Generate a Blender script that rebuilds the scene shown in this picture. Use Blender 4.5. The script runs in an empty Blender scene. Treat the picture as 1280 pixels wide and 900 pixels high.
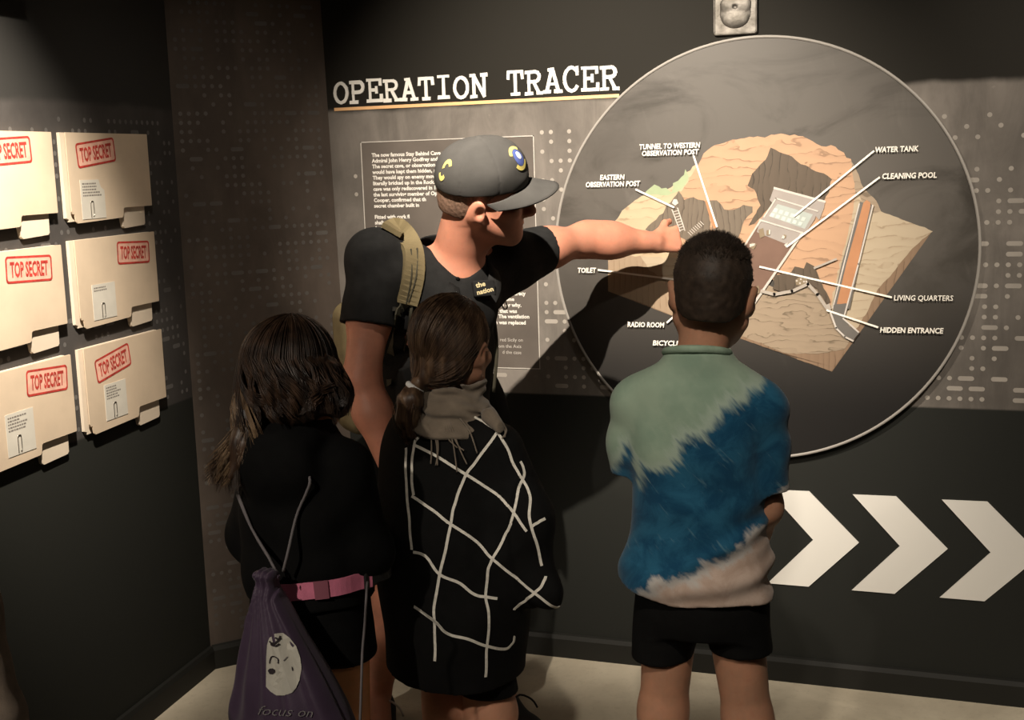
import bpy, math, random
import numpy as np
import openvdb
from mathutils import Matrix, Vector
from mathutils.bvhtree import BVHTree

S = bpy.context.scene
COL = S.collection
rng = np.random.default_rng(7)
random.seed(7)

# ------------------------------------------------------------------ camera
EYE = 1.60
FPX, PITCH, ROLL, YAW = 1572.5, 0.1564, -0.0315, -0.3504
fw = np.array([math.sin(YAW)*math.cos(PITCH), math.cos(YAW)*math.cos(PITCH), -math.sin(PITCH)])
rt = np.array([math.cos(YAW), -math.sin(YAW), 0.0])
up = np.cross(rt, fw)
cr, sr = math.cos(ROLL), math.sin(ROLL)
rt, up = cr*rt + sr*up, -sr*rt + cr*up
cam_data = bpy.data.cameras.new('camera')
cam = bpy.data.objects.new('camera', cam_data)
COL.objects.link(cam)
cam_data.sensor_width = 36.0
cam_data.lens = FPX/1280*36.0
cam_data.clip_start = 0.02
cam.matrix_world = Matrix(((rt[0], up[0], -fw[0], 0), (rt[1], up[1], -fw[1], 0), (rt[2], up[2], -fw[2], EYE), (0, 0, 0, 1)))
S.camera = cam

# ------------------------------------------------------------------ world, exposure, lights
world = bpy.data.worlds.new('world'); S.world = world
world.use_nodes = True
world.node_tree.nodes['Background'].inputs[0].default_value = (1.0, 0.86, 0.7, 1)
world.node_tree.nodes['Background'].inputs[1].default_value = 0.002
S.view_settings.view_transform = 'Standard'
S.view_settings.look = 'None'
S.view_settings.gamma = 1
S.view_settings.use_curve_mapping = False
S.view_settings.exposure = 0.0

def spot(name, loc, target, watts, angle, blend, color=(1, .885, .74), radius=.03):
    l = bpy.data.lights.new(name, 'SPOT'); o = bpy.data.objects.new(name, l); COL.objects.link(o)
    l.energy = watts; l.spot_size = math.radians(angle); l.spot_blend = blend
    l.color = color; l.shadow_soft_size = radius
    o.location = loc
    o.rotation_euler = (Vector(target)-Vector(loc)).to_track_quat('-Z', 'Y').to_euler()
    return o
def area(name, loc, target, watts, size, color=(1, .885, .74)):
    l = bpy.data.lights.new(name, 'AREA'); o = bpy.data.objects.new(name, l); COL.objects.link(o)
    l.energy = watts; l.size = size; l.color = color
    o.location = loc
    o.rotation_euler = (Vector(target)-Vector(loc)).to_track_quat('-Z', 'Y').to_euler()
    return o
spot('ceiling_spot_diagram', (-.98, 1.75, 2.74), (-1.03, 3.65, 1.48), 620, 54, 1.0, radius=.012)
spot('ceiling_spot_diagram_right', (.55, 1.95, 2.74), (.25, 3.72, 1.20), 190, 62, 1.0, radius=.03)
spot('ceiling_spot_folders', (-1.35, 1.75, 2.74), (-2.19, 2.30, 1.58), 620, 42, 1.0, radius=.03)
spot('ceiling_spot_corner', (-1.25, 1.75, 2.74), (-2.12, 3.5, 1.25), 42, 44, 1.0, radius=.04)
spot('ceiling_spot_room', (-.30, .55, 2.74), (-.45, 2.5, .95), 150, 34, .9, radius=.04)
spot('ceiling_spot_aisle', (-1.75, -.7, 2.74), (-1.30, 2.2, .55), 200, 36, 1.0, radius=.05)
area('fill_light_back', (.4, .3, 2.74), (-.4, 2.4, .7), 3, .5)  # added soft fill for the people and floor, no real fixture

# ------------------------------------------------------------------ helpers
def at(px, py, Y):
    """world point that lies on depth plane y=Y, from its place in the survey of the photograph"""
    d = rt*((px-640)/FPX) + up*(-(py-450)/FPX) + fw
    return np.array([0, 0, EYE]) + d*(Y/d[1])

def new_mat(name, color, rough=.7, spec=.3, var=0.0, vscale=8.0, bump=0.0, bscale=300.0, metal=0.0, sheen=0.0, sss=0.0):
    m = bpy.data.materials.new(name); m.use_nodes = True
    nt = m.node_tree; b = nt.nodes['Principled BSDF']
    b.inputs['Base Color'].default_value = (*color, 1)
    b.inputs['Roughness'].default_value = rough
    b.inputs['Specular IOR Level'].default_value = spec
    b.inputs['Metallic'].default_value = metal
    if sheen: b.inputs['Sheen Weight'].default_value = sheen
    if sss:
        b.inputs['Subsurface Weight'].default_value = sss
        b.inputs['Subsurface Radius'].default_value = (.012, .004, .002)
        b.inputs['Subsurface Scale'].default_value = 1
    tc = nt.nodes.new('ShaderNodeTexCoord')
    if var:
        n = nt.nodes.new('ShaderNodeTexNoise'); n.inputs['Scale'].default_value = vscale; n.inputs['Detail'].default_value = 5
        nt.links.new(tc.outputs['Object'], n.inputs['Vector'])
        r = nt.nodes.new('ShaderNodeValToRGB')
        lo = [max(0, c*(1-var)) for c in color]; hi = [min(1, c*(1+var)) for c in color]
        r.color_ramp.elements[0].color = (*lo, 1); r.color_ramp.elements[1].color = (*hi, 1)
        r.color_ramp.elements[0].position = .3; r.color_ramp.elements[1].position = .7
        nt.links.new(n.outputs['Fac'], r.inputs['Fac']); nt.links.new(r.outputs['Color'], b.inputs['Base Color'])
    if bump:
        n2 = nt.nodes.new('ShaderNodeTexNoise'); n2.inputs['Scale'].default_value = bscale; n2.inputs['Detail'].default_value = 3
        nt.links.new(tc.outputs['Object'], n2.inputs['Vector'])
        bp = nt.nodes.new('ShaderNodeBump'); bp.inputs['Strength'].default_value = bump; bp.inputs['Distance'].default_value = .002
        nt.links.new(n2.outputs['Fac'], bp.inputs['Height']); nt.links.new(bp.outputs['Normal'], b.inputs['Normal'])
    return m

class N:
    """tiny node-math builder"""
    def __init__(self, m): self.nt = m.node_tree; self.b = self.nt.nodes['Principled BSDF']
    def node(self, t, **kw):
        n = self.nt.nodes.new(t)
        for k, v in kw.items(): setattr(n, k, v)
        return n
    def put(self, sock, v):
        if hasattr(v, 'is_output'): self.nt.links.new(v, sock)
        elif isinstance(v, (tuple, list)) and len(v) == 3 and sock.type == 'RGBA': sock.default_value = (*v, 1)
        else: sock.default_value = v
    def m(self, op, a, b=0.0, c=None):
        n = self.node('ShaderNodeMath', operation=op); self.put(n.inputs[0], a); self.put(n.inputs[1], b)
        if c is not None: self.put(n.inputs[2], c)
        return n.outputs[0]
    def mix(self, f, a, b):
        n = self.node('ShaderNodeMix', data_type='RGBA'); self.put(n.inputs[0], f); self.put(n.inputs[6], a); self.put(n.inputs[7], b)
        return n.outputs[2]
    def ss(self, v, lo, hi):
        n = self.node('ShaderNodeMapRange', interpolation_type='SMOOTHSTEP'); self.put(n.inputs[0], v); n.inputs[1].default_value = lo; n.inputs[2].default_value = hi
        return n.outputs[0]
    def pos(self, kind='Object'):
        return self.node('ShaderNodeTexCoord').outputs[kind]
    def sep(self, v):
        n = self.node('ShaderNodeSeparateXYZ'); self.put(n.inputs[0], v); return n.outputs
    def comb(self, x, y, z):
        n = self.node('ShaderNodeCombineXYZ'); self.put(n.inputs[0], x); self.put(n.inputs[1], y); self.put(n.inputs[2], z); return n.outputs[0]
    def noise(self, v, scale, detail=4, rough=.5, dist=0):
        n = self.node('ShaderNodeTexNoise'); self.put(n.inputs['Vector'], v); n.inputs['Scale'].default_value = scale
        n.inputs['Detail'].default_value = detail; n.inputs['Roughness'].default_value = rough; n.inputs['Distortion'].default_value = dist
        return n.outputs['Fac']
    def bump(self, h, strength, dist):
        n = self.node('ShaderNodeBump'); n.inputs['Strength'].default_value = strength; n.inputs['Distance'].default_value = dist
        self.put(n.inputs['Height'], h); self.nt.links.new(n.outputs[0], self.b.inputs['Normal'])

def link(name, me, mat=None, parent=None, smooth=False):
    o = bpy.data.objects.new(name, me); COL.objects.link(o)
    if mat is not None and not me.materials: me.materials.append(mat)
    if parent is not None: o.parent = parent
    if smooth: me.polygons.foreach_set('use_smooth', np.ones(len(me.polygons), bool))
    return o
def raw(name, v, f, mat=None, parent=None, smooth=False):
    me = bpy.data.meshes.new(name); me.from_pydata([tuple(map(float, p)) for p in v], [], [tuple(map(int, q)) for q in f]); me.update()
    return link(name, me, mat, parent, smooth)
def tag(o, label, cat, group=None):
    o['label'] = label; o['category'] = cat
    if group: o['group'] = group
    return o
def struct(o): o['kind'] = 'structure'; return o
def empty(name, loc, rz=0.0):
    o = bpy.data.objects.new(name, None); COL.objects.link(o); o.location = loc; o.rotation_euler = (0, 0, rz)
    o.empty_display_size = .1
    return o

def prism(pts, front, back):
    """closed slab from a 2D outline: front(x,y)/back(x,y) map the outline to 3D"""
    n = len(pts)
    v = [front(*p) for p in pts]+[back(*p) for p in pts]
    f = [tuple(range(n)), tuple(range(2*n-1, n-1, -1))]+[(i, i+n, (i+1) % n+n, (i+1) % n) for i in range(n)]
    return v, f
def box_vf(lo, hi):
    x0, y0, z0 = lo; x1, y1, z1 = hi
    v = [(x0, y0, z0), (x1, y0, z0), (x1, y1, z0), (x0, y1, z0), (x0, y0, z1), (x1, y0, z1), (x1, y1, z1), (x0, y1, z1)]
    f = [(3, 2, 1, 0), (4, 5, 6, 7), (0, 1, 5, 4), (1, 2, 6, 5), (2, 3, 7, 6), (3, 0, 4, 7)]
    return v, f
def join(parts):
    V, F = [], []
    for v, f in parts:
        o = len(V); V += list(v); F += [tuple(i+o for i in q) for q in f]
    return V, F
def rrect(w, h, r, n=5, cx=0, cy=0):
    out = []
    for sx, sy, a0 in ((1, 1, 0), (-1, 1, 90), (-1, -1, 180), (1, -1, 270)):
        for i in range(n+1):
            a = math.radians(a0+90*i/n); out.append((cx+sx*(w/2-r)+r*math.cos(a), cy+sy*(h/2-r)+r*math.sin(a)))
    return out
def spline(P, n):
    P = np.asarray(P, float); m = len(P)
    t = np.linspace(0, m-1, n); i = np.clip(t.astype(int), 0, m-2); u = (t-i)[:, None]
    p0 = P[np.clip(i-1, 0, m-1)]; p1 = P[i]; p2 = P[i+1]; p3 = P[np.clip(i+2, 0, m-1)]
    return .5*((2*p1)+(-p0+p2)*u+(2*p0-5*p1+4*p2-p3)*u*u+(-p0+3*p1-3*p2+p3)*u**3)
def unit(v): v = np.asarray(v, float); return v/np.linalg.norm(v)
def tube_vf(P, r, sides=8, closed_ends=True):
    P = np.asarray(P, float); n = len(P); r = np.broadcast_to(np.asarray(r, float), (n,))
    T = np.gradient(P, axis=0); T /= np.linalg.norm(T, axis=1)[:, None]+1e-12
    ref = np.array([0, 0, 1.]) if abs(T[0][2]) < .9 else np.array([0, 1., 0])
    a = unit(np.cross(T[0], ref)); V = []
    for i in range(n):
        a = a-T[i]*(a@T[i]); a /= np.linalg.norm(a)+1e-12; b = np.cross(T[i], a)
        for k in range(sides):
            th = 2*math.pi*k/sides; V.append(P[i]+r[i]*(math.cos(th)*a+math.sin(th)*b))
    F = [(i*sides+k, i*sides+(k+1) % sides, (i+1)*sides+(k+1) % sides, (i+1)*sides+k) for i in range(n-1) for k in range(sides)]
    if closed_ends: F += [tuple(range(sides))[::-1], tuple(range((n-1)*sides, n*sides))]
    return V, F
def tube(name, P, r, mat, parent, sides=8): return raw(name, *tube_vf(P, r, sides), mat, parent, True)
def strip_vf(P, Nrm, w, t=.0015):
    """flat ribbon of width w and thickness t along points P with face normals Nrm"""
    P = np.asarray(P, float); n = len(P); Nrm = np.broadcast_to(np.asarray(Nrm, float), (n, 3))
    w = np.broadcast_to(np.asarray(w, float), (n,))
    T = np.gradient(P, axis=0); T /= np.linalg.norm(T, axis=1)[:, None]+1e-12
    B = np.cross(T, Nrm); B /= np.linalg.norm(B, axis=1)[:, None]+1e-12
    V = []
    for i in range(n):
        h = B[i]*w[i]/2; k = Nrm[i]*t
        V += [P[i]-h, P[i]+h, P[i]+h+k, P[i]-h+k]
    F = [(4*i+a, 4*i+(a+1) % 4, 4*i+4+(a+1) % 4, 4*i+4+a) for i in range(n-1) for a in range(4)]
    F += [(3, 2, 1, 0), (4*n-4, 4*n-3, 4*n-2, 4*n-1)]
    return V, F
def text_mesh(body, size, shear=0.0, bold=0.0, spacing=1.0, align='LEFT', res=2):
    c = bpy.data.curves.new('lettering', 'FONT'); c.body = body; c.size = size; c.shear = shear; c.offset = bold*size
    c.space_character = spacing; c.align_x = align; c.resolution_u = res
    o = bpy.data.objects.new('lettering', c); COL.objects.link(o)
    dg = bpy.context.evaluated_depsgraph_get(); dg.update()
    me = bpy.data.meshes.new_from_object(o.evaluated_get(dg))
    v = np.array([p.co[:] for p in me.vertices]).reshape(-1, 3); f = [tuple(p.vertices) for p in me.polygons]
    bpy.data.objects.remove(o); bpy.data.curves.remove(c); bpy.data.meshes.remove(me)
    bad = (v[:, 1] > 1.1*size) | (v[:, 1] < -.45*size)
    f = [q for q in f if not any(bad[i] for i in q)]
    used = sorted({i for q in f for i in q}); mp_ = {k: i for i, k in enumerate(used)}
    return v[used], [tuple(mp_[i] for i in q) for q in f]

# ------------------------------------------------------------------ sculpting volumes
def lerp(a, b, t): return np.asarray(a, float)*(1-t)+np.asarray(b, float)*t
def rotm(r, f, u): return np.array([r, f, u], float).T          # columns
def eul(x, y, z):
    cx, sx, cy, sy, cz, sz = math.cos(x), math.sin(x), math.cos(y), math.sin(y), math.cos(z), math.sin(z)
    return np.array([[cz, -sz, 0], [sz, cz, 0], [0, 0, 1]])@np.array([[cy, 0, sy], [0, 1, 0], [-sy, 0, cy]])@np.array([[1, 0, 0], [0, cx, -sx], [0, sx, cx]])
def cap(a, b, ra, rb):
    a = np.asarray(a, float); b = np.asarray(b, float); ba = b-a; L2 = float(ba@ba)+1e-12; R = max(ra, rb)
    def f(x, y, z):
        h = np.clip(((x-a[0])*ba[0]+(y-a[1])*ba[1]+(z-a[2])*ba[2])/L2, 0, 1)
        return np.sqrt((x-a[0]-h*ba[0])**2+(y-a[1]-h*ba[1])**2+(z-a[2]-h*ba[2])**2)-(ra+(rb-ra)*h)
    return f, np.minimum(a, b)-R, np.maximum(a, b)+R
def ell(c, r, R=None):
    c = np.asarray(c, float); r = np.asarray(r, float)
    M = np.eye(3) if R is None else np.asarray(R).T
    ext = np.sqrt(((M.T*r)**2).sum(1))
    def f(x, y, z):
        x, y, z = x-c[0], y-c[1], z-c[2]
        a = M[0, 0]*x+M[0, 1]*y+M[0, 2]*z; b = M[1, 0]*x+M[1, 1]*y+M[1, 2]*z; d = M[2, 0]*x+M[2, 1]*y+M[2, 2]*z
        k0 = np.sqrt((a/r[0])**2+(b/r[1])**2+(d/r[2])**2); k1 = np.sqrt((a/r[0]**2)**2+(b/r[1]**2)**2+(d/r[2]**2)**2)+1e-9
        return k0*(k0-1)/k1
    return f, c-ext, c+ext
def rbox(c, h, rad, R=None):
    c = np.asarray(c, float); h = np.asarray(h, float); M = np.eye(3) if R is None else np.asarray(R).T
    ext = np.abs(M.T)@h
    def f(x, y, z):
        x, y, z = x-c[0], y-c[1], z-c[2]
        q = [np.abs(M[i, 0]*x+M[i, 1]*y+M[i, 2]*z)-h[i]+rad for i in range(3)]
        return np.sqrt(sum(np.maximum(k, 0)**2 for k in q))+np.minimum(np.maximum(np.maximum(q[0], q[1]), q[2]), 0)-rad
    return f, c-ext, c+ext
def loft(secs, p=2.0, twist=0.0):
    """vertical loft: rows (z, cx, cy, rx, ry)"""
    A = np.asarray(sorted(secs), float); B = spline(A, 80); B = B[np.argsort(B[:, 0])]
    zz = B[:, 0]; z0, z1 = A[0, 0], A[-1, 0]
    def f(x, y, z):
        s = z[0, 0, :] if z.ndim == 3 else z
        cx, cy, rx, ry = (np.interp(s, zz, B[:, i]) for i in range(1, 5))
        q = ((np.abs(x-cx)/rx)**p+(np.abs(y-cy)/ry)**p)**(1/p)
        return np.maximum((q-1)*np.minimum(rx, ry), np.maximum(z-z1, z0-z))
    lo = np.array([(A[:, 1]-A[:, 3]).min(), (A[:, 2]-A[:, 4]).min(), z0])-.01; hi = np.array([(A[:, 1]+A[:, 3]).max(), (A[:, 2]+A[:, 4]).max(), z1])+.01
    return f, lo, hi
def plane(p, n):
    """solid half space behind the plane"""
    p = np.asarray(p, float); n = unit(n)
    return lambda x, y, z: (x-p[0])*n[0]+(y-p[1])*n[1]+(z-p[2])*n[2]
class Vol:
    def __init__(s, lo, hi, h):
        s.h = h; s.lo = np.asarray(lo, float); n = np.ceil((np.asarray(hi, float)-s.lo)/h).astype(int)+1; s.n = n
        s.d = np.full(tuple(n), .5, np.float32)
        s.ax = [(s.lo[i]+h*np.arange(n[i])).astype(np.float32) for i in range(3)]
    def _sl(s, lo, hi, m):
        a = np.clip(np.floor((np.asarray(lo)-m-s.lo)/s.h).astype(int), 0, s.n); b = np.clip(np.ceil((np.asarray(hi)+m-s.lo)/s.h).astype(int)+1, 0, s.n)
        sl = tuple(slice(a[i], b[i]) for i in range(3))
        return sl, s.ax[0][sl[0]][:, None, None], s.ax[1][sl[1]][None, :, None], s.ax[2][sl[2]][None, None, :]
    def add(s, prim, k=.015):
        f, lo, hi = prim; sl, x, y, z = s._sl(lo, hi, k+3*s.h)
        if min(x.shape[0], y.shape[1], z.shape[2]) == 0: return s
        b = f(x, y, z).astype(np.float32); a = s.d[sl]
        if k <= 0: s.d[sl] = np.minimum(a, b)
        else:
            h = np.maximum(k-np.abs(a-b), 0)/k; s.d[sl] = np.minimum(a, b)-h*h*k*.25
        return s
    def sub(s, prim, k=.006):
        f, lo, hi = prim; sl, x, y, z = s._sl(lo, hi, k+3*s.h)
        if min(x.shape[0], y.shape[1], z.shape[2]) == 0: return s
        b = -f(x, y, z).astype(np.float32); a = s.d[sl]
        h = np.maximum(k-np.abs(a-b), 0)/k if k > 0 else 0
        s.d[sl] = np.maximum(a, b)+h*h*k*.25
        return s
    def clip(s, f, k=0.0):
        x, y, z = s.ax[0][:, None, None], s.ax[1][None, :, None], s.ax[2][None, None, :]
        s.d = np.maximum(s.d, f(x, y, z).astype(np.float32)); return s
    def disp(s, f, lo=None, hi=None):
        sl, x, y, z = s._sl(s.lo if lo is None else lo, s.lo+s.h*s.n if hi is None else hi, 0)
        s.d[sl] = s.d[sl]+f(x, y, z).astype(np.float32); return s
    def obj(s, name, mat, parent, smooth=True):
        d = s.d.copy(); d[0] = d[-1] = np.maximum(d[0], .01); d[:, 0] = np.maximum(d[:, 0], .001); d[:, -1] = np.maximum(d[:, -1], .001); d[:, :, 0] = np.maximum(d[:, :, 0], .001); d[:, :, -1] = np.maximum(d[:, :, -1], .001)
        g = openvdb.FloatGrid(.5); g.copyFromArray(np.ascontiguousarray(np.clip(d/s.h, -3, 3)))
        pts, quads = g.convertToQuads(0.0)
        pts = np.asarray(pts)*s.h+s.lo; quads = np.ascontiguousarray(quads)
        me = bpy.data.meshes.new(name)
        me.vertices.add(len(pts)); me.vertices.foreach_set('co', pts.astype(np.float32).ravel())
        me.loops.add(quads.size); me.loops.foreach_set('vertex_index', quads.astype(np.int32).ravel())
        me.polygons.add(len(quads)); me.polygons.foreach_set('loop_start', (np.arange(len(quads))*4).astype(np.int32))
        me.update(calc_edges=True); me.validate()
        o = link(name, me, mat, parent, smooth)
        return o
def bvh_of(o, Mw=None):
    me = o.data; v = np.empty(len(me.vertices)*3, np.float32); me.vertices.foreach_get('co', v); v = v.reshape(-1, 3)
    return BVHTree.FromPolygons([tuple(p) for p in v.tolist()], [tuple(p.vertices) for p in me.polygons])
def decal(name, v2, faces, org, ux, uy, ray, bvh, mat, parent, lift=.0012):
    """lay flat artwork on a surface: every vertex is dropped along ray onto it"""
    org, ux, uy, ray = map(lambda q: np.asarray(q, float), (org, ux, uy, ray)); ray = unit(ray); out = []
    last = None
    for p in v2:
        q = org+ux*p[0]+uy*p[1]
        h = bvh.ray_cast(Vector(q), Vector(ray), 1.0)
        if h[0] is not None: w = np.array(h[0])-ray*lift; last = w
        else: w = last if last is not None else q
        out.append(w)
    return raw(name, out, faces, mat, parent)
def grid_shape(inside_pts, n=16):
    """fan of rings for a smooth closed outline, dense enough to follow a curved surface"""
    P = np.asarray(inside_pts, float); c = P.mean(0); m = len(P); V = [c]; F = []
    R = 5
    for r in range(1, R+1): V += list(c+(P-c)*r/R)
    for i in range(m): F.append((0, 1+i, 1+(i+1) % m))
    for r in range(1, R):
        for i in range(m):
            a, b = 1+(r-1)*m+i, 1+(r-1)*m+(i+1) % m; F.append((a, a+m, b+m, b))
    return V, F
def strands(name, paths, radius, mat, parent):
    P = np.asarray(paths, float); M, K, _ = P.shape
    T = np.gradient(P, axis=1); T /= np.linalg.norm(T, axis=2, keepdims=True)+1e-9
    ref = np.cross(P[:, K//2]-P[:, 0], P[:, -1]-P[:, 0]); ref /= np.linalg.norm(ref, axis=1, keepdims=True)+1e-9
    ref = np.repeat((ref+np.array([.03, .02, .05]))[:, None, :], K, 1)
    a = np.cross(T, ref); a /= np.linalg.norm(a, axis=2, keepdims=True)+1e-9; b = np.cross(T, a)
    prof = np.concatenate([np.full(K-2, 1.0), [.7, .15]])*radius
    V = np.stack([P+(math.cos(2.094*k)*a+math.sin(2.094*k)*b)*prof[None, :, None] for k in range(3)], 2).reshape(-1, 3)
    i = (np.arange(M)[:, None]*K+np.arange(K-1)[None, :]).reshape(-1)*3
    F = np.concatenate([np.stack([i+k, i+(k+1) % 3, i+3+(k+1) % 3, i+3+k], 1) for k in range(3)])
    me = bpy.data.meshes.new(name); me.vertices.add(len(V)); me.vertices.foreach_set('co', V.astype(np.float32).ravel())
    me.loops.add(F.size); me.loops.foreach_set('vertex_index', F.astype(np.int32).ravel())
    me.polygons.add(len(F)); me.polygons.foreach_set('loop_start', (np.arange(len(F))*4).astype(np.int32))
    me.update(calc_edges=True)
    return link(name, me, mat, parent, True)

# ------------------------------------------------------------------ setting
YW = 3.72
C1 = np.array([-2.2865, 3.3165]); AL = -0.0936
DL = np.array([math.sin(AL), math.cos(AL)]); NL = np.array([DL[1], -DL[0]])
C2B, C2T = np.array([-1.937, YW]), np.array([-1.988, YW])
CEIL = 2.80
BACK = -1.6; RIGHT = 2.3
LB = C1-DL*((C1[1]-BACK)/DL[1])
def on_main(x, z, d=0.0): return (x, YW-d, z)
def on_left(u, z, d=0.0): p = C1+DL*u+NL*d; return (p[0], p[1], z)
tm = C2B-C1; LM = np.linalg.norm(tm); tm = tm/LM; NM = np.array([tm[1], -tm[0]])
def on_mid(u, z, d=0.0):
    e = lerp(C2B, C2T, z/CEIL); p = lerp(C1, e, u/LM)+NM*d; return (p[0], p[1], z)

def print_mat(name, z_lo, z_hi, low, band, high, cloud=.35, fuzzy=.012):
    """wall print: dark base, mottled band between two heights, black above"""
    m = new_mat(name, band, .72, .14); g = N(m); p = g.pos(); x, y, z = g.sep(p)
    n1 = g.noise(p, 2.2, 6, .6, .4); n2 = g.noise(g.comb(g.m('MULTIPLY', x, 2.0), y, g.m('MULTIPLY', z, .6)), 5, 6, .65, .8)
    n = g.m('ADD', g.m('MULTIPLY', n1, .6), g.m('MULTIPLY', n2, .4))
    k = g.ss(n, .32, .68)
    bd = g.mix(k, tuple(c*(1-cloud) for c in band), tuple(c*(1+cloud) for c in band))
    sc = g.ss(g.noise(p, 26, 5, .7), .66, .74)
    bd = g.mix(g.m('MULTIPLY', sc, .25), bd, tuple(min(1, c*2.2) for c in band))
    zz = g.m('ADD', z, g.m('MULTIPLY', g.m('SUBTRACT', g.noise(p, 7, 4), .5), fuzzy*3))
    c = g.mix(g.ss(zz, z_hi-fuzzy, z_hi+fuzzy), bd, high)
    c = g.mix(g.ss(z, z_lo-.004, z_lo+.004), low, c)
    g.put(g.b.inputs['Base Color'], c)
    g.bump(g.noise(p, 420, 2), .15, .0006)
    return m
M_main = print_mat('printed_wall_vinyl', .869, 1.777, (.021, .022, .0195), (.165, .148, .132), (.016, .0145, .0115))
M_left = print_mat('printed_left_wall_vinyl', .90, 1.79, (.022, .023, .020), (.060, .055, .052), (.034, .033, .031), .25)
M_mid = print_mat('printed_corner_vinyl', -1, 2.45, (.07, .06, .05), (.088, .070, .058), (.050, .042, .036), .3, .3)
M_black = new_mat('black_wall_paint', (.014, .014, .0125), .7, .14, .15, 6)
M_base = new_mat('black_skirting_gloss', (.014, .014, .012), .6, .3)
def concrete():
    m = new_mat('worn_beige_concrete', (.36, .31, .23), .62, .35); g = N(m); p = g.pos(); x, y, z = g.sep(p)
    n1 = g.noise(p, 3.2, 8, .6, .5); n2 = g.noise(p, 38, 6, .7); n3 = g.noise(p, 160, 3)
    c = g.mix(g.ss(n1, .3, .7), (.50, .44, .335), (.66, .59, .46))
    c = g.mix(g.m('MULTIPLY', g.ss(n2, .5, .75), .5), c, (.40, .345, .26))
    c = g.mix(g.ss(n3, .71, .76), c, (.09, .075, .05))
    g.put(g.b.inputs['Base Color'], c); g.bump(n2, .25, .002); return m
M_floor = concrete()

v, f = box_vf((-3.0, BACK-.1, -.1), (RIGHT+.1, YW+.12, 0)); struct(raw('floor', v, f, M_floor))
v, f = box_vf((-3.0, BACK-.1, CEIL), (RIGHT+.1, YW+.12, CEIL+.1)); struct(raw('ceiling', v, f, M_black))
def slab(name, mp, u0, u1, mat, z0=0, z1=CEIL, d0=0.0, d1=-.1, nz=1):
    pts = [(u0, z0), (u1, z0), (u1, z1), (u0, z1)]
    vv, ff = prism(pts, lambda a, b: mp(a, b, d0), lambda a, b: mp(a, b, d1))
    return struct(raw(name, vv, ff, mat))
pts = [(-1.937, 0), (RIGHT, 0), (RIGHT, CEIL), (-1.988, CEIL)]
struct(raw('wall_front', *prism(pts, lambda a, b: on_main(a, b, 0), lambda a, b: on_main(a, b, -.1)), M_main))
slab('wall_left', on_left, -(C1[1]-BACK)/DL[1], 0, M_left)
gu_, gz_ = 6, 28; V = [on_mid(LM*i/gu_, CEIL*j/gz_, 0) for j in range(gz_+1) for i in range(gu_+1)]; nb_ = len(V)
V += [on_mid(u_, z_, -.1) for u_, z_ in ((0, 0), (LM, 0), (LM, CEIL), (0, CEIL))]
F = [(j*(gu_+1)+i, j*(gu_+1)+i+1, (j+1)*(gu_+1)+i+1, (j+1)*(gu_+1)+i) for j in range(gz_) for i in range(gu_)]
F += [(nb_+3, nb_+2, nb_+1, nb_), tuple([j*(gu_+1)+gu_ for j in range(gz_+1)][::-1])+(nb_+1, nb_+2), tuple([j*(gu_+1) for j in range(gz_+1)])+(nb_+3, nb_), tuple(range(gu_+1))[::-1]+(nb_, nb_+1), tuple(gz_*(gu_+1)+i for i in range(gu_+1))+(nb_+2, nb_+3)]
struct(raw('wall_corner', V, F, M_mid))
struct(raw('wall_right', *box_vf((RIGHT, BACK, 0), (RIGHT+.1, YW, CEIL)), M_black))
struct(raw('wall_back', *box_vf((LB[0]-.15, BACK-.1, 0), (RIGHT+.1, BACK, CEIL)), M_black))
def skirting(name, mp, u0, u1):
    prof = [(0, 0), (.016, 0), (.016, .062), (.010, .075), (0, .078)]
    vv = [mp(u0, z, d) for d, z in prof]+[mp(u1, z, d) for d, z in prof]
    n = len(prof); ff = [tuple(range(n))[::-1], tuple(range(n, 2*n))]+[(i, (i+1) % n, (i+1) % n+n, i+n) for i in range(n)]
    return struct(raw(name, vv, ff, M_base))
skirting('baseboard_front', on_main, -1.925, RIGHT)
skirting('baseboard_corner', on_mid, .004, LM-.004)
skirting('baseboard_left', on_left, -4.7, -.004)

# printed dots and dashes of the wall graphic
def dot_print(name, wall, mp, areas, mat, pitch=.0292, d=.0006, skip=None):
    V, F = [], []
    def shape(cu, cz, L, r):
        n = 10; o = len(V); ps = []
        for i in range(n+1): a = -math.pi/2+math.pi*i/n; ps.append((cu+L/2+r*math.cos(a), cz+r*math.sin(a)))
        for i in range(n+1): a = math.pi/2+math.pi*i/n; ps.append((cu-L/2+r*math.cos(a), cz+r*math.sin(a)))
        V.extend(mp(a, b, d) for a, b in ps); F.append(tuple(range(o, o+len(ps))))
    for u0, u1, z0, z1, dens, dash in areas:
        nz = int((z1-z0)/pitch)
        for j in range(nz):
            z = z1-(j+.5)*pitch; u = u0+pitch/2; t = (j+.5)/nz
            while u < u1-.008:
                q = rng.random(); dn = dens(u, t) if callable(dens) else dens
                dn *= .55+.9*(.5+.5*math.sin(u*23+math.sin(z*17)*2+z*9))
                if q < dash*t and u < u1-.05 and not (skip and skip(u+pitch*.5, z)):
                    shape(u+pitch*.5, z, .030, .0066); u += 2*pitch; continue
                if q < dash*t+dn and not (skip and skip(u, z)): shape(u, z, 0, .0066)
                u += pitch
    o = raw(name, V, F, mat, bpy.data.objects[wall]); o['kind'] = 'stuff'
    return o
M_dot = new_mat('pale_printed_dots', (.33, .30, .265), .6, .3, .2, 6)
M_dot2 = new_mat('grey_printed_dots', (.105, .096, .088), .6, .3, .25, 6)
M_dot3 = new_mat('faint_printed_dots', (.115, .11, .105), .6, .3, .3, 5)
CX, CZ, CR = -.583, 1.316, .617
in_disc = lambda u, z: (u-CX)**2+(z-CZ)**2 < (CR-.02)**2
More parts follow.
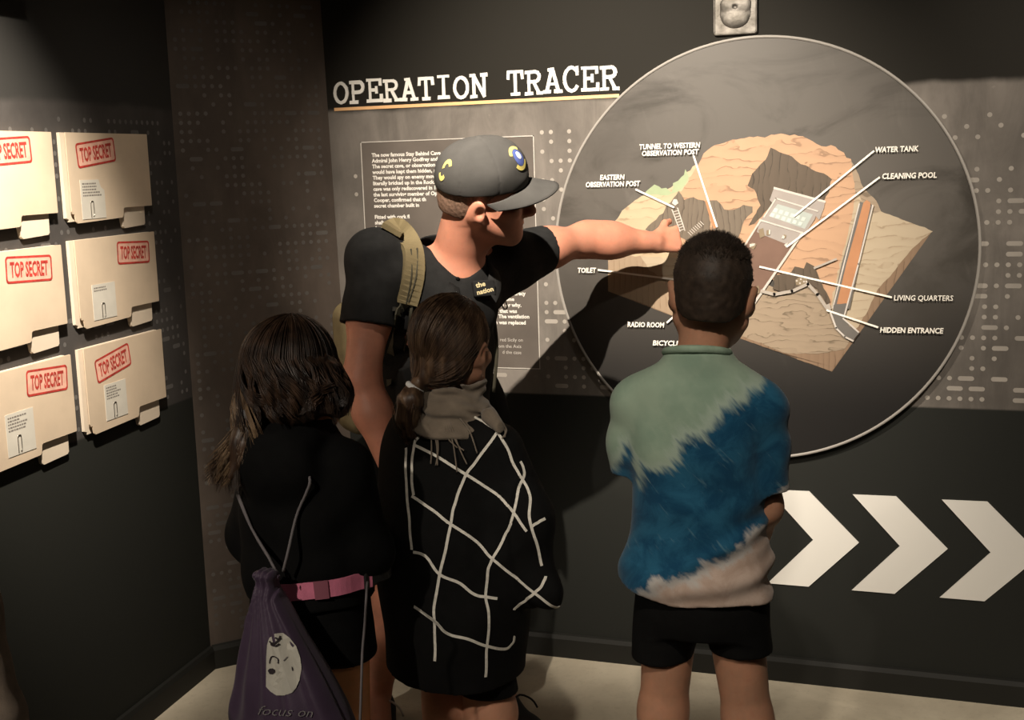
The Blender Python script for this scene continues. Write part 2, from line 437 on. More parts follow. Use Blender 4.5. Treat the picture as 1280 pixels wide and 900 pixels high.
in_text = lambda u, z: -1.875 < u < -1.245 and .93 < z < 1.70
dot_print('printed_code_dots', 'wall_front', on_main, [(-1.925, RIGHT, .874, 1.70, lambda u, t: (.07 if u < -1.24 else .42) * (1 if u < -.6 else min(1, .35+t*1.6)), .20)], M_dot, skip=lambda u, z: in_disc(u, z) or in_text(u, z))
dot_print('printed_code_dots', 'wall_corner', on_mid, [(.012, LM-.01, .10, 2.70, .5, .10)], M_dot2, .0276)
dot_print('printed_code_dots', 'wall_left', on_left, [(-2.5, -.02, .905, 1.76, lambda u, t: .35, .10)], M_dot3, .0292)

# ------------------------------------------------------------------ title lettering (typewriter face)
M_white = new_mat('white_vinyl', (.80, .78, .73), .5, .3)
M_orange = new_mat('orange_vinyl', (.80, .47, .23), .5, .3)
def arc(cx, cy, rx, ry, a0, a1, n=14): return [(cx+rx*math.cos(math.radians(a0+(a1-a0)*i/n)), cy+ry*math.sin(math.radians(a0+(a1-a0)*i/n))) for i in range(n+1)]
SER = .15
def ser(x, y, w=.17): return [(x-w, y), (x+w, y)]
GL = {
 'O': [arc(.5, .5, .40, .46, 90, 450, 24)],
 'P': [[(.2, .04), (.2, .96)], [(.05, .96), (.55, .96)]+arc(.58, .73, .27, .23, 90, -90, 10)+[(.2, .50)], ser(.24, .04, .2)],
 'E': [[(.2, .04), (.2, .96)], [(.05, .96), (.88, .96), (.88, .74)], [(.05, .04), (.92, .04), (.92, .28)], [(.2, .52), (.62, .52)], [(.62, .40), (.62, .64)]],
 'R': [[(.2, .04), (.2, .96)], [(.05, .96), (.55, .96)]+arc(.57, .75, .26, .21, 90, -90, 10)+[(.2, .54)], ser(.22, .04, .18), [(.5, .54), (.80, .05)], ser(.86, .04, .12)],
 'A': [[(.16, .04), (.47, .96), (.53, .96), (.84, .04)], [(.28, .36), (.72, .36)], ser(.16, .04), ser(.84, .04), [(.32, .96), (.52, .96)]],
 'T': [[(.5, .04), (.5, .96)], [(.08, .70), (.10, .96), (.90, .96), (.92, .70)], ser(.5, .04, .2)],
 'I': [[(.5, .04), (.5, .96)], ser(.5, .96, .3), ser(.5, .04, .3)],
 'N': [[(.18, .04), (.18, .96), (.80, .05), (.80, .96)], ser(.17, .04, .15), ser(.13, .96, .12), ser(.82, .96, .15)],
 'C': [arc(.53, .5, .40, .46, 40, 320, 20), [(.86, .96), (.86, .68)]],
}
def ribbon(pts, w):
    out = []
    for (x0, y0), (x1, y1) in zip(pts[:-1], pts[1:]):
        L = math.hypot(x1-x0, y1-y0)+1e-9; dx, dy = (x1-x0)/L, (y1-y0)/L; px, py = -dy*w/2, dx*w/2; e = w*.38
        out.append([(x0-dx*e+px, y0-dy*e+py), (x0-dx*e-px, y0-dy*e-py), (x1+dx*e-px, y1+dy*e-py), (x1+dx*e+px, y1+dy*e+py)])
    return out
title = empty('title_lettering', (-1.47, YW, 1.83))
tag(title, 'white typewriter title lettering with an orange underline on the dark wall', 'lettering')
TX0, TX1, TB, TH, TAD = -1.945, -.992, 1.802, .068, 0
word = 'OPERATION TRACER'; adv = (TX1-TX0)/(len(word)-.06)
for i, ch in enumerate(word):
    if ch == ' ': continue
    V, F = [], []; lw, lh = adv*.92, TH*(1+.04*rng.standard_normal()); dy = .0012*rng.standard_normal(); lay = .0025
    for st in GL[ch]:
        st = [(a*lw, b*lh) for a, b in st]
        for q in ribbon(st, .0100*(1+.08*rng.standard_normal())):
            vv, ff = prism([(TX0+i*adv+a+.0005*rng.standard_normal()-title.location.x, TB+dy+b+.0005*rng.standard_normal()-title.location.z) for a, b in q],
                           lambda a, b: (a, -lay, b), lambda a, b: (a, -.0002, b))
            lay += .00012; o_ = len(V); V += vv; F += [tuple(k+o_ for k in g_) for g_ in ff]
    raw('letter', V, F, M_white, title)
raw('underline', *box_vf((TX0-title.location.x, -.0025, 1.7795-1.83), (TX1-title.location.x, -.0002, 1.7895-1.83)), M_orange, title)

# ------------------------------------------------------------------ text panel
panel = empty('text_panel', (-1.56, YW, 1.31))
tag(panel, 'grey printed text panel with thin white border behind the man', 'text panel')
M_line = new_mat('pale_grey_line', (.50, .47, .43), .6)
M_panel = new_mat('charcoal_panel_print', (.115, .098, .085), .55, .35, .2, 5)
PX0, PX1, PZ0, PZ1 = -1.857, -1.2645, .948, 1.6775
raw('panel_print', *box_vf((PX0+1.56, -.0008, PZ0-1.31), (PX1+1.56, -.0001, PZ1-1.31)), M_panel, panel)
t_ = .0028
raw('border', *join([box_vf((PX0+1.56, -.0022, PZ1-t_-1.31), (PX1+1.56, -.0009, PZ1-1.31)), box_vf((PX0+1.56, -.0022, PZ0-1.31), (PX1+1.56, -.0009, PZ0+t_-1.31)),
                     box_vf((PX0+1.56, -.0022, PZ0-1.31), (PX0+1.56+t_, -.0009, PZ1-1.31)), box_vf((PX1+1.56-t_, -.0022, PZ0-1.31), (PX1+1.56, -.0009, PZ1-1.31))]), M_line, panel)
left_lines = ['The now famous Stay Behind Cave was the', 'Admiral John Henry Godfrey and also', 'The secret cave, or observation post', 'would have kept them hidden, should', 'They would spy on enemy movement',
              'literally bricked up in the Rock. The', 'cave was only rediscovered in 1997', 'the last surviving member of Oper', 'Cooper, confirmed that th', 'secret chamber built in']
M_text = new_mat('white_body_text', (.74, .71, .66), .6)
vv, ff = text_mesh(left_lines[0], 1.0, 0, .02); K = (.300)/(vv[:, 0].max()-vv[:, 0].min())
def put_text(par, body, x, z, size, mat, org, align='LEFT', bold=.036, sx=1.0, shear=0, d=.0014, name='text_line'):
    vv, ff = text_mesh(body, size, shear, bold, 1.0, align)
    return raw(name, [(x+p[0]*sx-org[0], -d, z+p[1]-org[1]) for p in vv], ff, mat, par)
SZ = .0168; SXT = K/SZ
P0 = (-1.56, 1.31)
for i, s in enumerate(left_lines): put_text(panel, s, -1.819, 1.6285-.01805*i, SZ, M_text, P0, sx=SXT)
for i, s in enumerate(['Fitted with cork fl', 'shaft and', 'face', 'it']): put_text(panel, s, -1.819, 1.4300-.01805*i, SZ, M_text, P0, sx=SXT)
def wall_px(px, py): p = at(px, py, YW); return p[0], p[2]
for s, px, py in [('al', 651, 331.5), ('the Officer,', 660, 340), ('s were', 644, 347), ('or it. all secrecy', 657, 369), ('nous time', 643, 376), ('lived in or why.', 652, 383.5), ('work that was', 646.5, 391), ('ns. The ventilation', 662, 398), ('n was replaced', 657.5, 405.5)]:
    x, z = wall_px(px, py); put_text(panel, s, x, z, SZ, M_text, P0, 'RIGHT', sx=SXT)
for s, px, py in [('red Sicily on', 654, 427), ('from the Axis', 652, 435), ('d the case', 652, 442.5)]:
    x, z = wall_px(px, py); put_text(panel, s, x, z, SZ*.92, M_line, P0, 'RIGHT', bold=.0, sx=SXT)  # greyer letters: the man's shadow on these lines is put into their colour

# ------------------------------------------------------------------ round diagram
disc = empty('round_diagram_board', (CX, YW, CZ))
tag(disc, 'large round wall board with a cutaway picture of a cave and labels', 'diagram')
DT = .022
M_rim = new_mat('light_grey_rim', (.30, .28, .255), .5, .4)
def disc_print():
    m = new_mat('smoky_disc_print', (.1, .1, .1), .5, .4); g = N(m); p = g.pos(); x, y, z = g.sep(p)
    n = g.noise(g.comb(g.m('MULTIPLY', x, 1.0), 0.0, g.m('MULTIPLY', z, 1.6)), 2.6, 6, .6, 1.2)
    n2 = g.noise(p, 6, 7, .7, .6)
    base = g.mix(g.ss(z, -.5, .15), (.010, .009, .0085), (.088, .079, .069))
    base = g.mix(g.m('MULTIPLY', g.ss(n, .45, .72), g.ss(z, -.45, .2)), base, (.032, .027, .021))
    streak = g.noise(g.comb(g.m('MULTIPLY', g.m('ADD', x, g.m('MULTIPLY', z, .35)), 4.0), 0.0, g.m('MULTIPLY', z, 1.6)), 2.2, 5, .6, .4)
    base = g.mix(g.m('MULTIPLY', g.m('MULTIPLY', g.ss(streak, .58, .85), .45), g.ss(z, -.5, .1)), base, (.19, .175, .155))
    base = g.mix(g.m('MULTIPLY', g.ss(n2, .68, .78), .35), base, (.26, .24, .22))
    g.put(g.b.inputs['Base Color'], base); return m
NB = 128
ring = [(CR*math.cos(2*math.pi*i/NB), CR*math.sin(2*math.pi*i/NB)) for i in range(NB)]
inner = [(a*(1-.0085/CR), b*(1-.0085/CR)) for a, b in ring]
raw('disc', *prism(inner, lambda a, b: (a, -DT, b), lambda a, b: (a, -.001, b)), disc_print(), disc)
V = [(a, -DT-.002, b) for a, b in inner]+[(a*.998, -DT-.003, b*.998) for a, b in ring]+[(a, -DT+.002, b) for a, b in ring]+[(a, -.001, b) for a, b in ring]+[(a, -DT+.001, b) for a, b in inner]
F = []
for k in range(NB):
    l = (k+1) % NB
    for r_ in range(3): F.append((r_*NB+k, r_*NB+l, (r_+1)*NB+l, (r_+1)*NB+k))
    F.append((4*NB+k, 4*NB+l, l, k))
raw('rim', V, F, M_rim, disc, True)
YD = YW-DT
def dpx(px, py, lift): p = at(px, py, YD-lift); return (p[0]-CX, p[1]-YW, p[2]-CZ)
def rock(name, light, dark, freq=26, horiz=True, dist=6):
    m = new_mat(name, light, .55, .35); g = N(m); p = g.pos(); x, y, z = g.sep(p)
    q_ = g.comb(g.m('MULTIPLY', x, .55 if horiz else 1.6), y, g.m('MULTIPLY', z, 1.3 if horiz else .6)); warp = g.noise(q_, 10, 3, .5, .3); warp2 = g.noise(q_, 34, 2)
    c = z if horiz else x
    ph = g.m('ADD', g.m('MULTIPLY', c, freq), g.m('ADD', g.m('MULTIPLY', warp, dist), g.m('MULTIPLY', warp2, dist*.25)))
    saw = g.m('FRACT', ph)
    ln = g.m('MULTIPLY', g.ss(saw, .80, .93), g.ss(g.noise(p, 22, 3), .40, .55))
    sh = g.m('MULTIPLY', g.ss(saw, .2, 1.0), .35)
    col = g.mix(sh, light, tuple(.55*a+.45*b for a, b in zip(light, dark)))
    col = g.mix(g.m('MULTIPLY', ln, .75), col, dark)
    col = g.mix(g.m('MULTIPLY', g.noise(p, 6, 3), .35), col, tuple(a*.72 for a in light))
    g.put(g.b.inputs['Base Color'], col); return m
R_or = rock('orange_rock_print', (0.468, 0.289, 0.179), (.20, .12, .075), 34, True, 4)
R_cr = rock('cream_rock_print', (0.499, 0.390, 0.257), (.26, .18, .11), 32, True, 4)
R_pl = rock('pale_plateau_print', (0.437, 0.359, 0.257), (.26, .19, .12), 34, True, 4)
R_lo = rock('grey_tan_rock_print', (0.312, 0.242, 0.172), (.10, .075, .05), 44, True, 6)
R_dk = rock('dark_cave_print', (0.098, 0.074, 0.053), (.035, .026, .018), 46, False, 3)
R_md = rock('grey_cave_print', (0.156, 0.125, 0.094), (.06, .045, .033), 60, False, 3)
R_sd = rock('brown_side_print', (0.234, 0.156, 0.101), (.12, .075, .045), 50, False, 2)
R_ls = rock('striped_side_print', (0.328, 0.242, 0.164), (.22, .15, .09), 55, False, 1.0)
flat = lambda n, c: new_mat(n, c, .55, .35, .08, 20)
F_wall = flat('room_wall_print', (.30, .27, .25)); F_lite = flat('pale_edge_print', (.52, .48, .44)); F_floor = flat('room_floor_print', (.16, .095, .07))
F_tank = flat('water_tank_print', (.36, .40, .38)); F_cork = flat('tunnel_print', (.42, .20, .10)); F_grey = flat('tunnel_end_print', (.13, .12, .11)); F_green = flat('shrub_print', (.30, .36, .22))
F_obj = flat('furniture_print', (.22, .17, .11)); F_green2 = flat('tank_light_print', (.50, .54, .50)); F_path = flat('path_print', (.36, .32, .28))
layer = [0]
def poly(name, pts, mat, wob=0.0, sub=1):
    layer[0] += 1; L = .0004+.00009*layer[0]
    P = []
    n = len(pts)
    for i in range(n):
        a, b = np.array(pts[i], float), np.array(pts[(i+1) % n], float); k = max(1, int(np.linalg.norm(b-a)/5)) if wob else 1
        for j in range(k): P.append(a+(b-a)*j/k+(rng.standard_normal(2)*wob if wob else 0))
    V = [dpx(x, y, L) for x, y in P]
    # orient towards the room
    ar = sum(P[i][0]*P[(i+1) % len(P)][1]-P[(i+1) % len(P)][0]*P[i][1] for i in range(len(P)))
    idx = tuple(range(len(P))); idx = idx if ar < 0 else idx[::-1]
    return raw(name, V, [idx], mat, disc)
def stroke(name, pts, w, mat):
    layer[0] += 1; L = .0004+.00009*layer[0]; V, F = [], []
    for q in ribbon(pts, w):
        o_ = len(V); V += [dpx(x, y, L) for x, y in q]; F.append(tuple(range(o_, o_+4)))
    return raw(name, V, F, mat, disc)
poly('rock_side', [(760, 316), (846, 330), (911, 400), (1000, 440), (1100, 340), (1166, 288), (1040, 464.5), (911, 417.7), (846, 397), (760, 364)], R_sd)
poly('striped_rock_side', [(760, 312), (806, 312), (850, 330), (850, 398), (800, 378), (760, 364)], R_ls)
poly('pale_rock', [(798, 316), (850, 312), (860, 352), (846, 356), (832, 350), (812, 338)], R_pl, .5)
poly('cream_hill', [(766, 300), (769, 277), (780, 260), (806, 243), (835, 237), (870, 205), (900, 250), (905, 300), (880, 325), (760, 318)], R_cr, .6)
poly('shrub', [(806, 243), (811, 236), (818, 231), (828, 234), (838, 239), (842, 228), (850, 222), (858, 213), (862, 220), (856, 232), (846, 240), (834, 245), (820, 244)], F_green, 1.0)
poly('plateau', [(1076, 232), (1094, 251), (1101, 265), (1135, 277), (1166, 288.5), (1144, 307), (1119, 337), (1097, 362), (1082, 393), (1056, 434), (1047, 438), (1035, 400), (1040, 300)], R_pl, .5)
poly('orange_rock', [(838, 270), (848, 246), (862, 222), (880, 192), (893, 181), (915, 175), (937, 170.5), (957, 171.5), (975, 166.5), (1004, 170.5), (1021, 180), (1044, 184), (1063, 200), (1070, 214), (1070, 240), (1066, 262), (1058, 300), (1046, 345), (1036, 392), (1000, 372), (960, 345), (930, 310), (905, 325), (880, 320), (846, 300)], R_or, .8)
poly('rock_edge', [(1063, 200), (1070, 209), (1078, 233), (1095, 251), (1101, 264), (1092, 266), (1078, 250), (1070, 240)], R_lo, .5)
poly('front_rock', [(911, 414), (920, 395), (936, 376), (955, 355), (975, 362), (1000, 355), (1014, 348), (1025, 365), (1035, 385), (1044, 404), (1062, 424), (1056, 436), (1034, 441), (1017, 442), (982, 442), (957, 431)], R_lo, .5)
poly('front_side', [(957, 432), (982, 443), (1017, 442.5), (1034, 441.5), (1058, 436), (1040, 464.5), (911, 417.7), (912, 414)], R_sd, .3)
poly('dark_cave', [(934, 231), (941, 217), (950, 207), (957, 200), (964, 184), (975, 189), (990, 195), (1001, 205), (1020, 213), (1039, 223), (1036, 240), (1030, 252), (1010, 270), (960, 262), (948, 275), (936, 282), (950, 256), (946, 242)], R_dk, .7)
poly('dark_cave', [(806, 287), (820, 275), (835, 256), (848, 238), (856, 250), (868, 246), (880, 250), (886, 262), (888, 290), (880, 310), (858, 300), (838, 290), (815, 290)], R_md, .7)
poly('dark_cave', [(888, 250), (897, 250), (905, 262), (918, 262), (930, 256), (940, 258), (940, 266), (930, 276), (926, 290), (918, 306), (900, 300), (890, 285)], R_md, .6)
poly('tunnel', [(881, 250), (887, 256), (897, 284), (892, 286), (886, 268)], F_cork)
for a, b in (((840, 262), (850, 289)), ((847, 260), (856, 288))): stroke('stair_edge', [a, b], 1.2, F_lite)
for i in range(8): stroke('stair_step', [(841+1.3*i, 265+3.3*i), (848+1.1*i, 263+3.3*i)], .9, F_lite)
for i in range(8): stroke('stair_step', [(860+2.2*i, 290-1.9*i), (864+2.2*i, 294-1.9*i)], .8, F_lite)
poly('arch', [(840, 254), (842, 249), (846, 249), (848, 254), (844, 257)], F_lite)
# chambers
poly('back_wall', [(967, 236), (1031, 252), (1030, 260), (1024, 275), (1018, 268), (966, 254), (962, 250)], F_wall)
stroke('wall_edge', [(968, 235), (1031, 252)], 2.6, F_lite)
poly('chamber_floor', [(936, 300), (953, 274), (1002, 290), (985, 315), (938, 388), (920, 398), (915, 370), (925, 330)], F_floor)
poly('chamber_wall', [(950, 275), (955, 270), (1006, 288), (1003, 293), (985, 306), (955, 294), (946, 290)], F_wall)
poly('tank_box', [(955, 272), (970, 248), (1022, 264), (1018, 275), (1006, 292)], F_wall)
poly('tank', [(961, 270), (972, 255), (1016, 268), (1006, 286)], F_tank)
for i in range(6):
    for j in range(2):
        poly('tank_cell', [(968+7.0*i-4*j, 260+2.2*i+6*j), (972.4+7.0*i-4*j, 261+2.2*i+6*j), (970.4+7.0*i-4*j, 265.5+2.2*i+6*j), (966+7.0*i-4*j, 264.4+2.2*i+6*j)], F_green2)
stroke('wall_edge', [(955, 271), (970, 248), (1022, 264)], 1.8, F_lite)
stroke('wall_edge', [(950, 275), (1003, 291)], 2.0, F_lite)
stroke('wall_edge', [(951, 275), (930, 308)], 2.2, F_lite)
stroke('wall_edge', [(1003, 291), (936, 389)], 3.0, F_lite)
stroke('wall_edge', [(936, 385), (937, 393)], 3.0, F_wall)
for q in ([(948, 287), (954, 285), (956, 295), (950, 298)], [(940, 303), (946, 305), (942, 312), (937, 309)], [(958, 288), (962, 287), (962, 294), (958, 294)], [(980, 293), (983, 294), (982, 298), (979, 297)], [(938, 360), (948, 357), (950, 366), (940, 371)]): poly('furniture', q, F_obj)
for q in ([(961, 287), (963, 287.5), (963, 293), (961, 293)], [(978, 294), (981, 295), (980, 299), (977, 298)], [(980, 306), (985, 303), (983, 310)], [(937, 305), (944, 304), (943, 307), (937, 309)]): poly('fixture', q, F_lite)
poly('dark_cave', [(969, 343), (990, 340), (993, 334), (1004, 336), (1008, 328), (1016, 332), (1020, 340), (1030, 360), (1038, 376), (1036, 384), (1020, 360), (1010, 354), (985, 366), (966, 362)], R_dk, .6)
poly('generator', [(994, 350), (1000, 346), (1008, 348), (1010, 354), (1002, 357), (995, 356)], F_obj)
for q in ((996, 351), (1001, 349), (1005, 352), (1000, 354), (1008, 352)): poly('fixture', [(q[0]-1, q[1]-1), (q[0]+1, q[1]-1), (q[0]+1, q[1]+1), (q[0]-1, q[1]+1)], F_lite)
stroke('path', [(952, 364), (968, 368), (990, 364), (1010, 355), (1022, 368), (1034, 386)], 4, F_path)
stroke('pale_bar', [(1018, 335), (1045, 324)], 2.6, F_path)
# long entrance tunnel
poly('tunnel_wall', [(1075, 252), (1090, 256), (1084, 282), (1062, 386), (1040, 386), (1052, 330)], F_grey)
poly('tunnel', [(1079, 254), (1083, 250), (1088, 253), (1088, 258), (1072, 330), (1060, 380), (1046, 380), (1058, 330)], F_cork)
stroke('tunnel_edge', [(1074, 255), (1041, 385)], 1.6, F_lite)
stroke('tunnel_edge', [(1091, 257), (1073, 330), (1055, 396)], 1.8, F_lite)
poly('tunnel_end', [(1042, 381), (1058, 379), (1054, 398), (1062, 408), (1074, 416), (1066, 426), (1050, 416), (1040, 400)], F_grey)
stroke('tunnel_edge', [(1038, 390), (1045, 410), (1056, 421), (1066, 426)], 2.2, F_lite)
stroke('tunnel_edge', [(1054, 398), (1073, 415)], 2.0, F_lite)
poly('portal', [(1031, 382), (1037, 379), (1039, 387), (1034, 390)], F_path)
M_call = new_mat('white_callout', (.86, .82, .74), .5)
for q in ([(867, 195), (896, 283)], [(795, 237), (842, 259)], [(1092, 189), (993, 270)], [(1099, 222), (984, 308)], [(1114, 371.5), (950, 333.5)], [(1097, 409), (1034, 388)], [(748, 337.5), (850, 350)], [(834, 403), (856, 383)]): stroke('callout_line', q, 2.3, M_call)
LT = .0004+.00009*(layer[0]+4)
def label(body, px, py, align, size=.0212, width=None):
    p = at(px, py, YD); vv, ff = text_mesh(body, size, .12, .012 if 'Q' in body else .03, 1.02, align)
    if width:
        k = (at(px+width, py, YD)[0]-p[0])/(vv[:, 0].max()-vv[:, 0].min())
    else: k = .93
    sl = 0.0
    raw('label_text', [(p[0]-CX+q[0]*k, -DT-LT, p[2]-CZ+q[1]) for q in vv], ff, M_call, disc)
label('TUNNEL TO WESTERN', 837.5, 185.5, 'CENTER', width=77); label('OBSERVATION POST', 838, 193.8, 'CENTER', width=72)
label('EASTERN', 766, 224.5, 'CENTER', width=31); label('OBSERVATION POST', 766.5, 233, 'CENTER', width=69)
label('WATER TANK', 1094, 190.5, 'LEFT', width=54); label('CLEANING POOL', 1102.5, 223.5, 'LEFT', width=68)
label('LIVING QUARTERS', 1117, 375, 'LEFT', width=74); label('HIDDEN ENTRANCE', 1100, 415, 'LEFT', width=79)
label('TOILET', 723, 340.5, 'LEFT', width=23); label('RADIO ROOM', 785, 408, 'LEFT', width=46); label('BICYCLE', 816.5, 431, 'LEFT', width=34)

# ------------------------------------------------------------------ arrows, plaque, black box
for i, (x0, lab) in enumerate([(-.5515, 'white wall chevron partly hidden by the boy in the tie-dye shirt'), (-.303, 'white wall chevron in the middle of the row of three'), (-.0545, 'white wall chevron at the far end from the people')]):
    c = empty('chevron', (x0, YW, .453)); tag(c, lab, 'chevron', 'white arrows along the wall')
    P = [(0, -.147), (.0, -.147), (.1225, -.147), (.2675, .0015), (.1225, .149), (0, .147), (.1350, 0)]
    P = P[1:]
    raw('arrow_plate', *prism(P, lambda a, b: (a, -.004, b), lambda a, b: (a, -.0002, b)), M_white, c)
def plaque():
    m = new_mat('hammered_pewter', (.20, .185, .165), .58, .3, metal=.85); g = N(m); p = g.pos()
    g.put(g.b.inputs['Base Color'], g.mix(g.ss(g.noise(p, 30, 5), .35, .65), (.13, .12, .105), (.22, .205, .185)))
    g.bump(g.noise(p, 45, 5, .6, .6), .5, .004); return m
pq = empty('metal_plaque', (-.643, YW, 2.01)); tag(pq, 'small square cast metal plaque fixed above the round diagram', 'plaque')
M_pq = plaque()
raw('plate', *prism(rrect(.126, .142, .008), lambda a, b: (a, -.010, b), lambda a, b: (a, -.0005, b)), M_pq, pq)
outer = rrect(.126, .142, .008); inn = rrect(.116, .132, .006)
n = len(outer); V = [(a, -.010, b) for a, b in outer]+[(a*.98, -.014, b*.98) for a, b in outer]+[(a, -.0135, b) for a, b in inn]+[(a, -.0105, b) for a, b in inn]
raw('raised_border', V, [(r_*n+k, r_*n+(k+1) % n, (r_+1)*n+(k+1) % n, (r_+1)*n+k) for r_ in range(3) for k in range(n)], M_pq, pq, True)
vol = Vol((-.06, -.03, -.07), (.06, .0, .07), .0022)
vol.add(ell((0, -.008, -.010), (.046, .008, .044)), .008); vol.add(ell((-.020, -.010, .018), (.022, .006, .016)), .012); vol.add(ell((.022, -.010, .016), (.022, .006, .018)), .012)
vol.add(ell((0, -.010, -.030), (.030, .006, .016)), .012); vol.sub(ell((0, -.017, .006), (.006, .004, .005)), .004)
vol.obj('relief', M_pq, pq)
bx = empty('black_speaker_box', on_left(-1.0, 2.165, .0)); bx.rotation_euler = (0, 0, math.atan2(NL[1], NL[0])); tag(bx, 'black box mounted high on the side wall above the folders', 'box')
M_bx = new_mat('matt_black_plastic', (.012, .012, .012), .6, .3, bump=.2)
raw('housing', *join([box_vf((.001, -.26, -.132), (.05, .26, .13)), box_vf((.05, -.245, -.115), (.056, .245, .115))]), M_bx, bx)

# ------------------------------------------------------------------ top secret folders
def manila(name, c):
    m = new_mat(name, c, .6, .3); g = N(m); p = g.pos()
    g.put(g.b.inputs['Base Color'], g.mix(g.ss(g.noise(p, 5, 5, .6), .3, .7), tuple(k*.92 for k in c), tuple(min(1, k*1.05) for k in c)))
    g.bump(g.noise(p, 90, 4), .12, .001); return m
M_man = manila('manila_card', (.62, .50, .37)); M_man2 = manila('pale_manila_card', (.68, .58, .46))
M_red = new_mat('red_stamp_ink', (.42, .045, .035), .7, .2, .35, 60); M_pink = new_mat('pink_stamp_wash', (.72, .42, .32), .7, .2, .15, 40)
M_slip = new_mat('grey_white_slip', (.60, .57, .50), .6, .3, .06, 20); M_ink = new_mat('grey_type_ink', (.20, .18, .16), .7); M_clip = new_mat('steel_wire', (.35, .33, .30), .35, .5, metal=1.0)
NF = math.atan2(NL[1], NL[0])-math.pi/2+math.pi      # local x runs along the wall, local -y faces the room
def folder(s, zt, lab, stamp, slip, seed):
    p = on_left(-s, zt, 0)
    o = bpy.data.objects.new('secret_folder', None); COL.objects.link(o); o.empty_display_size = .1
    o.matrix_world = Matrix(((DL[0], -NL[0], 0, p[0]), (DL[1], -NL[1], 0, p[1]), (0, 0, 1, p[2]), (0, 0, 0, 1)))
    tag(o, lab, 'folder', 'top secret folders on the side wall')
    W = .402
    # left leaf behind, with its tab
    back = [(0, 0), (0, -.222), (.01, -.226), (.01, -.232), (.262, -.230), (.268, -.258), (.275, -.263), (.378, -.259), (.384, -.254), (.386, -.200), (.40, -.200), (.40, 0)]
    raw('back_leaf', *prism([(a-.006, b) for a, b in back], lambda a, b: (a, -.010, b), lambda a, b: (a, -.0005, b)), M_man2, o)
    front = [(0, 0), (0, -.205), (.004, -.212), (.012, -.212), (.016, -.232), (.024, -.237), (.24, -.232), (.246, -.228), (.25, -.208), (.255, -.205), (W-.002, -.205), (W, -.203), (W, -.001), (W-.002, 0)]
    raw('front_leaf', *prism(front, lambda a, b: (a+.006, -.019, b), lambda a, b: (a+.006, -.016, b)), M_man, o)
    raw('spacer', *box_vf((.035, -.016, -.19), (.38, -.010, -.02)), M_bx, o)
    # stamp
    cx, cz, ang, w, h = stamp; ca, sa = math.cos(ang), math.sin(ang)
    tr = lambda a, b, d: (cx+a*ca-b*sa, -.019-d, cz+a*sa+b*ca)
    ob, ib = rrect(w, h, .010, 4), rrect(w-.011, h-.011, .006, 4); n = len(ob)
    st = raw('stamp_wash', [tr(a, b, .0004) for a, b in ib], [tuple(range(n))], M_pink, o)
    V = [tr(a, b, .0007) for a, b in ob]+[tr(a, b, .0007) for a, b in ib]
    raw('stamp_frame', V, [(k, (k+1) % n, n+(k+1) % n, n+k) for k in range(n)], M_red, st)
    vv, ff = text_mesh('TOP SECRET', h*.78, 0, .030, .98, 'CENTER'); k = (w-.034)/(vv[:, 0].max()-vv[:, 0].min()); zc = (vv[:, 1].max()+vv[:, 1].min())/2
    raw('stamp_lettering', [tr(q[0]*k, q[1]-zc, .0008) for q in vv], ff, M_red, st)
    if slip:
        x0, z0, w, h = slip; r2 = np.random.default_rng(seed)
        sl = raw('paper_slip', *prism([(x0, z0), (x0+w, z0), (x0+w, z0+h*.72), (x0+w*.86, z0+h*.80), (x0+w*.78, z0+h), (x0, z0+h)] if seed == 1 else [(x0, z0), (x0+w, z0), (x0+w, z0+h), (x0, z0+h)], lambda a, b: (a, -.0202, b), lambda a, b: (a, -.0193, b)), M_slip, o)
        V, F = [], []
        for i in range(5 if seed != 2 else 2):
            x = x0+w*.08; e = x0+w*(.45+.4*r2.random())
            while x < e:
                L = .004+.006*r2.random(); q = len(V); zz = z0+h*(.92-.075*i)
                V += [(x, -.0204, zz), (x+L, -.0204, zz), (x+L, -.0204, zz-h*.04), (x, -.0204, zz-h*.04)]; F.append((q+3, q+2, q+1, q)); x += L+.002
        raw('typed_lines', V, F, M_ink, sl)
        c0 = x0+w*.36; P = [(c0, -.0212, z0+.004), (c0, -.0214, z0+h*.40), (c0+.004, -.0214, z0+h*.45), (c0+.010, -.0214, z0+h*.45), (c0+.013, -.0214, z0+h*.40), (c0+.013, -.0214, z0+h*.12), (c0+.009, -.0214, z0+h*.07)]
        tube('paper_clip', spline(P, 24), .0011, M_clip, sl, 6)
    return o
folder(.597, 1.711, 'top manila folder nearest the corner, tilted red stamp and torn paper slip', (.140, -.052, .10, .186, .066), (.052, -.228, .112, .104), 1)
folder(.597, 1.430, 'middle manila folder nearest the corner, red stamp in its upper corner', (.288, -.052, -.05, .170, .064), (.066, -.220, .112, .096), 2)
folder(.597, 1.141, 'lowest manila folder nearest the corner, steeply tilted red stamp', (.140, -.058, .15, .176, .066), (.085, -.212, .108, .100), 3)
folder(1.060, 1.711, 'top manila folder farther from the corner, washed out by the spotlight', (.225, -.048, .05, .186, .066), None, 4)
folder(1.060, 1.424, 'middle manila folder farther from the corner, no paper slip in view', (.268, -.050, -.05, .186, .066), None, 5)
folder(1.060, 1.137, 'lowest manila folder farther from the corner, level red stamp', (.300, -.050, -.07, .172, .066), (.120, -.210, .110, .105), 6)

